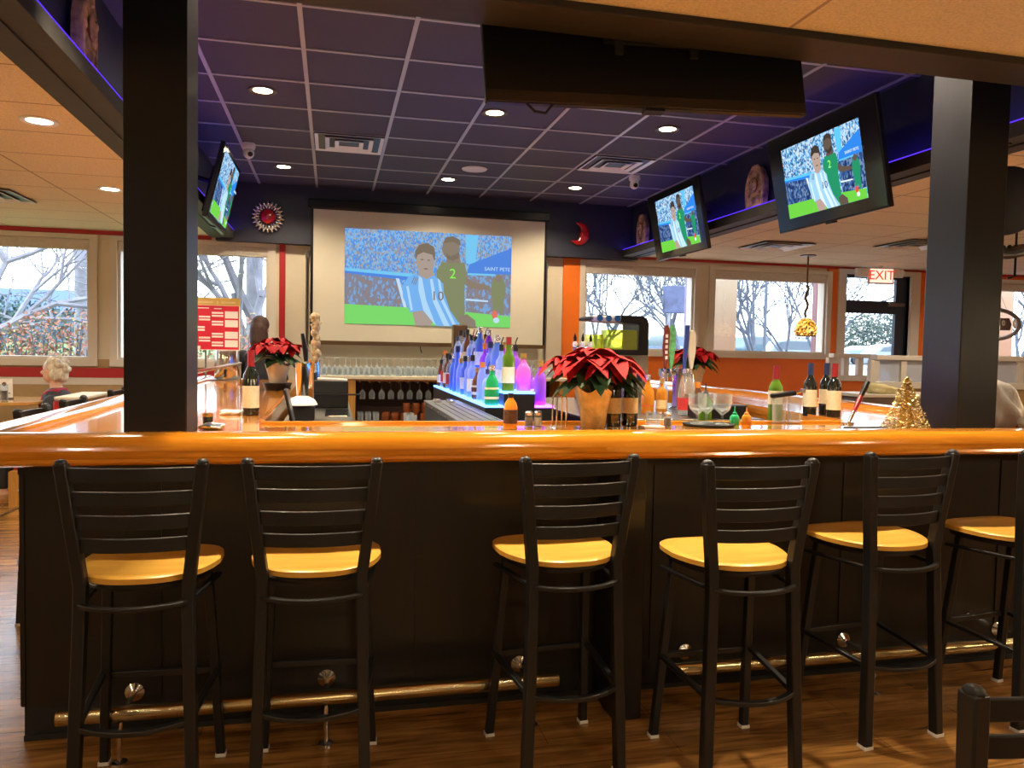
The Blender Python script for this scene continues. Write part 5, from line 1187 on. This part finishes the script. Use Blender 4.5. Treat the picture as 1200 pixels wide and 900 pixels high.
# pendant lamp
pl = yp(951, 383, 8.0); top = yp(953, 303, 8.5)
r = thing('pendant_lamp', 'amber mosaic globe pendant lamp hanging before the right window', 'pendant lamp', (pl.x+.09, 8.25, TZ))
zz = pl.z-TZ-.02
b = nb(); lathe(b, [(0, 0), (.09, 0), (.09, -.012), (.02, -.02), (0, -.02)], n=20); obj('canopy', b, M['bronze'], r)
b = nb(); tube(b, [(0, 0, -.01), (0, 0, -.35)], .010, 8)
ch_ = [(.018*math.sin(k*1.25), 0, -.35-(-zz-.35-.14)*k/10) for k in range(11)]; tube(b, ch_, .016, 6); obj('chain', b, M['bronze'], r)
b = nb(); lathe(b, [(0, .135), (.03, .135), (.06, .12), (.105, .075), (.130, .02), (.132, -.03), (.118, -.075), (.112, -.075), (.125, -.03), (.123, .02), (0, .12)], (0, 0, zz), 28); obj('shade', b, M['mosaic'], r)
b = nb(); lathe(b, [(.112, -.073), (.12, -.073), (.12, -.084), (.112, -.084)], (0, 0, zz), 28); obj('rim', b, M['bronze'], r)
b = nb(); ball(b, (0, 0, zz), (.035, .035, .045), n=12); obj('bulb', b, em('bulb_glow', (1, .85, .5), 20), r)
for x_, y_ in ((-2.9, .3), (-3.6, 3.4), (2.9, .4), (5.6, 3.6), (.2, -1.2), (-5.5, 6.2), (5.2, .6)):  # pendants and point lights added out of view to brighten the tan ceiling
    dup(r, (x_, y_, TZ), 0, 'added amber mosaic pendant lamp out of view, brightening the tan ceiling', 'added pendant lamps out of view')
    l = bpy.data.lights.new('added_ceiling_fill', 'POINT'); l.energy = 32 if y_ > 0 else 38; l.color = (1, .78, .46); l.shadow_soft_size = .12
    o = bpy.data.objects.new('added_ceiling_fill', l); COL.objects.link(o); o.location = (x_, y_, TZ+zz-.10)
# exit sign
e0 = yp(1033, 323, 8.85)
r = thing('exit_sign', 'lit red EXIT sign hung from the ceiling in front of the glass door', 'sign', (e0.x, 8.85, 0), math.radians(-8))
b = nb(); box(b, -.175, .175, 0, .035, e0.z-.11, e0.z+.10); box(b, -.03, .03, .01, .025, e0.z+.10, TZ); box(b, -.34, -.175, .0, .05, e0.z-.02, e0.z+.09); box(b, .175, .30, .0, .05, e0.z-.02, e0.z+.09); obj('case', b, M['white'], r, bevel=.006)
b = nb(); box(b, -.155, .155, -.002, 0, e0.z-.09, e0.z+.085); obj('face', b, M['exitface'], r, smooth=0)
b = nb(); text_bm(b, 'EXIT', Matrix.Translation((0, -.005, e0.z)) @ XZ, .17, .003); obj('letters', b, M['exitred'], r, smooth=0)
for s in (-1, 1):
    b = nb(); lathe(b, [(0, 0), (.035, 0), (.04, .03), (0, .04)], n=14, mx=Matrix.Translation((s*.26, -.0, e0.z+.04)) @ Matrix.Rotation(PI/2, 4, 'X')); obj('lamp_head', b, M['white'], r)
# round sign bracket on right column
r = thing('round_sign', 'black round sign on a bracket at the right side of the right column', 'sign', (3.16, 3.18, 2.21), math.radians(-38))
b = nb(); lathe(b, [(0, -.02), (.15, -.02), (.165, -.012), (.165, .012), (.15, .02), (0, .02)], n=40, mx=Matrix.Rotation(PI/2, 4, 'X')); obj('disc', b, M['navy'], r)
b = nb(); tube(b, [(-.10, .0, .03), (-.26, .02, .06)], .008, 6); obj('rod', b, M['black'], r); b = nb(); tube(b, [(.02, .03, .28), (-.03, .03, .28), (-.035, .03, .16)], .006, 6); obj('rod', b, M['black'], r); b = nb(); tube(b, [(.06, .03, -.15), (.06, .03, -.36), (.03, .03, -.37)], .006, 6); obj('rod', b, M['black'], r)
r2_ = thing('bar_bracket', 'thick black bracket arm reaching right from the right column under the round sign', 'bracket', (3.05, 3.12, 1.945))
b = nb(); pts2 = [(0, 0, 0), (.06, .02, .005), (.12, .04, .012), (.2, .06, .03), (.32, .1, .05)]; tube(b, pts2, [.028, .024, .030, .032, .030], 10)
for k in range(6): ball(b, (.05*k+.02, .014*k, .028+.006*k), .012, n=8)
obj('arm', b, M['black'], r2_)
b = nb(); tube(b, [(.08, .03, -.06), (.01, .0, -.055)], .006, 6); obj('hook', b, M['black'], r2_)
# neon sign in right window
nc = yp(1166, 380, 8.95)
r = thing('window_sign', 'unlit oval neon sign hanging in the window right of the right column', 'sign', (nc.x, 8.95, nc.z))
b = nb(); tube(b, [(.40*math.cos(a), 0, .20*math.sin(a)) for a in [2*PI*k/40 for k in range(40)]], .028, 8, closed=True); obj('ring', b, pm('grey_tube', (.20, .16, .15), .5), r)
b = nb(); prism(b, [(-.25, -.08), (.24, -.08), (.26, .0), (.22, .09), (-.22, .08)], -.02, .02, 'xz'); obj('plate', b, pm('grey_brown_plate', (.12, .08, .07), .5), r, bevel=.01)
b = nb(); tube(b, [(.11+.02*math.cos(a), -.03, .02+.03*math.sin(a)) for a in [2*PI*k/16 for k in range(16)]], .008, 6, closed=True); obj('lettering_tube', b, M['frame'], r); b = nb(); tube(b, [(.33+.02*math.cos(a), -.0, .02+.06*math.sin(a)) for a in [2*PI*k/16 for k in range(16)]], .014, 6, closed=True); obj('lettering_tube', b, M['frame'], r)
b = nb(); tube(b, [(.10, 0, .19), (.02, 0, .50)], .002, 4); tube(b, [(.20, 0, .17), (.02, 0, .50)], .002, 4); obj('hanging_wire', b, M['blackmat'], r)

# ------------------------------------------------------------------ outside
grass = pm('grass', (.09, .17, .035), .9, noise=.4, nscale=2); asph = pm('asphalt', (.20, .21, .23), .9, noise=.1, nscale=3)
b = nb()
def gz(y): return -.1 if y < 14 else -.1+(y-14)*.028
ys = [WY+.18, 14, 40, 90, 160]
for y0, y1 in zip(ys, ys[1:]):
    for x0, x1, mi in ((-80, 1.5, 0), (1.5, 120, 1)):
        b.faces.new([b.verts.new((x0, y0, gz(y0))), b.verts.new((x1, y0, gz(y0))), b.verts.new((x1, y1, gz(y1))), b.verts.new((x0, y1, gz(y1)))]).material_index = mi
struct('ground', b, [grass, asph], smooth=0)
bark = pm('bark', (.085, .10, .13), .9, noise=.3, nscale=6); bark2 = pm('pale_bark', (.20, .20, .24), .9, noise=.3, nscale=4)
def tree(lbl, x, y, h, seed, mat, spread=.55, lean=0, depth=6, r0=.10, nchild=3, grp='bare winter trees outside', tf=.28, rf=.60):
    b = nb(); rn = random.Random(seed)
    def br(p, d, L_, r_, lv):
        pts, cur, dd = [p], p, d
        for i in range(3):
            dd = (dd+Vector((rn.gauss(0, .12), rn.gauss(0, .12), rn.gauss(0, .05)+.03))).normalized(); cur = cur+dd*L_/3; pts.append(cur)
        tube(b, pts, [r_, r_*.9, r_*.78, r_*.62], 6 if lv < 3 else 4, cap=False)
        if lv >= depth: return
        for k in range(nchild if lv > 0 else nchild+1):
            at = pts[rn.choice((2, 3, 3))] if lv else pts[rn.choice((2, 3))]
            nd = (dd+Vector((rn.gauss(0, spread), rn.gauss(0, spread), rn.gauss(.1, spread*.6)))).normalized()
            br(at, nd, (L_ if lv else h*.24)*rn.uniform(.62, .85), r_*rf, lv+1)
    br(Vector((0, 0, 0)), Vector((lean, 0, 1)).normalized(), h*tf, r0, 0)
    o = obj('bare_tree', b, mat, label=lbl, cat='tree', group=grp); o.location = (x, y, gz(y)); return o
def wx(u, y): return yp(u, 400, y).x
tree('large forked bare tree outside the window behind the tournament board', wx(262, 13.5), 13.5, 6.5, 2, bark2, .5, .05, 6, .16)
tree('bare tree whose branches reach in from the left over the left window', wx(-60, 13), 13, 7.5, 5, bark2, .6, .45, 6, .12)
tree('bare tree at the left of the window behind the drink dispenser', wx(705, 24), 24, 9, 7, bark, .5, 0, 6, .10, tf=.10, rf=.64)
tree('bare tree behind the square roadside sign', wx(800, 26), 26, 9, 8, bark, .5, -.1, 6, .11, tf=.10, rf=.64)
tree('tall bare tree beside the pale wall in the right window', wx(885, 30), 30, 12, 9, bark, .45, 0, 6, .13, tf=.10, rf=.64)
tree('bushy bare tree in the middle of the right window', wx(925, 34), 34, 11, 10, bark, .6, 0, 6, .10, tf=.10, rf=.64)
tree('bare tree right behind the mosaic pendant lamp', wx(955, 32), 32, 12, 14, bark, .5, 0, 6, .10, tf=.10, rf=.64)
tree('bare tree in the window at the right edge', wx(1195, 24), 24, 9, 15, bark, .5, 0, 5, .10, tf=.10, rf=.64)
b = nb(); tube(b, [(0, 0, 0), (0, 0, 9)], [.13, .10], 10); o = obj('utility_pole', b, bark2, label='grey utility pole seen in the left window', cat='pole'); o.location = (wx(96, 16), 16, gz(16))
b = nb(); tube(b, [(0, 0, 0), (0, 0, 9)], [.16, .13], 10); o = obj('utility_pole', b, bark2, label='thick grey pole in the window beside the red wall stripe', cat='pole'); o.location = (wx(298, 15), 15, gz(15))
b = nb(); tube(b, [(0, 0, 0), (0, 0, 10)], [.07, .05], 8); o = obj('light_pole', b, bark, label='thin light pole in the right window between the trees', cat='pole'); o.location = (wx(896, 28), 28, gz(28))
def shrub(lbl, x, y, rx, h, seed, cols_, nleaf=1400, ls=1., cat='shrub', grp='leafy shrubs outside the left windows'):
    r = thing('shrub', lbl, cat, (x, y, gz(y)), group=grp); rn = random.Random(seed)
    b = nb()
    for k in range(26):
        a = rn.uniform(0, 2*PI); q_ = rn.uniform(.1, .9)*rx; tube(b, [(q_*.3*math.cos(a), q_*.3*math.sin(a), 0), (q_*.7*math.cos(a), q_*.5*math.sin(a), h*.5), (q_*math.cos(a), q_*.6*math.sin(a), h*rn.uniform(.8, 1))], [.018, .012, .005], 4, cap=False)
    obj('branches', b, bark, r)
    b = nb()
    for k in range(nleaf):
        a = rn.uniform(0, 2*PI); q_ = rx*math.sqrt(rn.random()); z = h*(.12+.9*rn.random()**.8)*(1-.25*(q_/rx)**2)
        c_ = Vector((q_*math.cos(a), .6*q_*math.sin(a), z)); d1 = Vector((rn.gauss(0, 1), rn.gauss(0, 1), rn.gauss(0, 1))).normalized(); d2 = d1.orthogonal().normalized(); s_ = rn.uniform(.016, .034)*ls
        mi = (0 if rn.random() < .75 else 1) if z > h*.55 else (1 if rn.random() < .3 else 2)
        b.faces.new([b.verts.new(c_+d1*s_), b.verts.new(c_+d2*s_*.6), b.verts.new(c_-d1*s_), b.verts.new(c_-d2*s_*.6)]).material_index = mi
    obj('leaves', b, cols_, r, smooth=0)
c_or = pm('copper_leaf', (.30, .12, .08), .7); c_ye = pm('yellow_leaf', (.30, .22, .09), .7); c_gr = pm('dull_green_leaf', (.11, .13, .09), .7); c_dk = pm('dark_evergreen', (.025, .055, .05), .8)
shrub('copper-leaved shrub filling the lower part of the left window', wx(75, 11.2), 11.2, 1.05, 1.95, 1, [c_or, c_ye, c_gr], 3200)
shrub('copper-leaved shrub at the left corner of the left window', wx(30, 11.9), 11.9, .5, 1.75, 5, [c_ye, c_gr, c_gr], 900)
shrub('yellow and copper leaved shrub behind the dark-haired person', wx(300, 11.4), 11.4, .9, 1.95, 2, [c_or, c_ye, c_gr], 2600)
shrub('copper-leaved shrub outside the window hidden mostly by the left column', wx(215, 11.4), 11.4, .9, 1.7, 3, [c_or, c_gr, c_gr], 1500)
shrub('dark evergreen bush far off in the left window', wx(5, 30), 30, 3.0, 2.6, 4, [c_dk, c_dk, c_dk], 2600, 3., grp='evergreen bushes far outside')
shrub('dark evergreen bush far off through the glass door, left one', wx(1000, 60), 60, 5.5, 3.4, 6, [c_dk, c_gr, c_dk], 3000, 6., grp='evergreen bushes far outside')
shrub('dark evergreen bush far off through the glass door, right one', wx(1045, 55), 55, 4.5, 4.4, 7, [c_dk, c_gr, c_dk], 3000, 6., grp='evergreen bushes far outside')
# leaves of the shrubs are small; distant bushes use bigger cards already scaled by count
def car(lbl, x, y, rz, col, L_=4.6, H_=1.65):
    r = thing('car', lbl, 'car', (x, y, gz(y)), rz, group='parked cars outside')
    paint = pm('car_paint', col, .25, metal=.2, coat=.6)
    body = [(-L_/2, .35), (-L_/2, .85), (-L_/2+.15, .98), (-L_*.22, 1.02), (-L_*.10, H_-.08), (0, H_), (L_*.28, H_), (L_*.40, H_-.12), (L_*.47, 1.05), (L_/2, .9), (L_/2, .35)]
    b = nb(); prism(b, body, -.85, .85, 'xz'); obj('body', b, paint, r, bevel=.08, seg=3)
    b = nb(); win = [(-L_*.17, 1.06), (-L_*.085, H_-.14), (L_*.27, H_-.12), (L_*.37, H_-.2), (L_*.42, 1.08)]; prism(b, win, -.86, .86, 'xz'); obj('windows', b, pm('car_glass', (.05, .08, .11), .1), r)
    for sx2 in (-1, 1):
        for sy2 in (-1, 1):
            b = nb(); lathe(b, [(0, -.1), (.2, -.1), (.32, -.09), (.33, 0), (.32, .09), (0, .1)], n=20, mx=Matrix.Translation((sx2*L_*.31, sy2*.78, .33)) @ Matrix.Rotation(PI/2, 4, 'X')); obj('wheel', b, M['blackmat'], r)
def carat(lbl, u, v, y, rz, col, H_):
    p_ = yp(u, v, y); car(lbl, p_.x, y, rz, col, 4.6, max(1.3, p_.z-gz(y)))
carat('pale blue-grey sport utility car parked outside the right window', 886, 394, 52, math.radians(200), (.05, .10, .13), 1.7)
carat('white car behind the pendant lamp outside the right window', 944, 398, 40, math.radians(165), (.16, .21, .25), 1.5)
carat('pale car seen low through the glass door', 1010, 407, 48, math.radians(10), (.10, .17, .20), 1.5)
carat('white car at the right side of the glass door', 1060, 404, 40, math.radians(170), (.16, .21, .25), 1.5)
carat('blue car outside the window behind the beer taps', 790, 392, 44, math.radians(90), (.012, .05, .14), 1.8)
r = thing('roadside_sign', 'square blue-grey roadside sign on a post outside the window', 'sign', (wx(790, 22), 22, gz(22)))
z_ = yp(790, 351, 22).z-gz(22); b = nb(); box(b, -.40, .42, -.06, .06, z_-.42, z_+.42); obj('board', b, pm('blue_grey_sign', (.045, .06, .13), .6, noise=.4, nscale=6), r, bevel=.03)
b = nb(); tube(b, [(-.2, 0, 0), (-.2, 0, z_-.4)], .05, 8); obj('post', b, bark2, r)
hs = thing('far_building', 'low building with a blue roof beyond the left window', 'building', (wx(70, 60), 62, gz(62)))
b = nb(); box(b, -7, 7, 0, 8, 0, 2.2); obj('walls', b, pm('far_wall', (.10, .13, .2), .8), hs)
b = nb(); prism(b, [(-.6, 2.2), (8.6, 2.2), (4, 4.0)], -7.5, 7.5, 'yz'); obj('roof', b, pm('blue_roof', (.012, .06, .19), .6), hs)
b = nb(); wv = yp(826, 400, 10.6); box(b, wv.x, yp(862, 400, 10.6).x, 10.6, 10.9, -.1, 3.4); obj('outside_wall', b, pm('cream_stucco', (.40, .36, .27), .8), label='cream outside wall filling the left part of the right window', cat='wall')
b = nb(); wv = yp(1164, 400, 10.6); box(b, wv.x, yp(1186, 400, 10.6).x, 10.6, 10.9, -.1, 3.4); obj('outside_wall', b, pm('cream_stucco_b', (.40, .36, .27), .8), label='cream outside wall behind the oval window sign', cat='wall')
b = nb(); pw_ = yp(958, 400, 10.0); box(b, pw_.x-.04, pw_.x+.05, 10.0, 10.1, -.1, 3.2); obj('pink_post', b, pm('pink_paint', (.20, .09, .11), .6), label='thin pink post just outside the window right of the pendant lamp', cat='post')
b = nb(); pw_ = yp(806, 400, 9.9); box(b, pw_.x-.03, pw_.x+.03, 9.9, 9.98, -.1, 3.2); obj('lavender_post', b, pm('lavender_paint', (.17, .13, .24), .6), label='thin lavender post just outside the window behind the beer taps', cat='post')

# ------------------------------------------------------------------ light
W = bpy.data.worlds.new('world'); S.world = W; W.use_nodes = True
bg = W.node_tree.nodes['Background']; bg.inputs[0].default_value = (.80, .90, 1.0, 1); bg.inputs[1].default_value = 5.6
for x0, x1, z0, z1 in WINL+WINR+[DOOR]:
    l = bpy.data.lights.new('window_portal', 'AREA'); l.shape = 'RECTANGLE'; l.size = x1-x0; l.size_y = z1-z0; l.cycles.is_portal = True
    o = bpy.data.objects.new('window_portal', l); COL.objects.link(o); o.location = ((x0+x1)/2, WY+.2, (z0+z1)/2); o.rotation_euler = (-PI/2, 0, 0)
S.view_settings.view_transform = 'Standard'; S.view_settings.look = 'None'; S.view_settings.gamma = 1; S.view_settings.use_curve_mapping = False
S.view_settings.exposure = 0.42
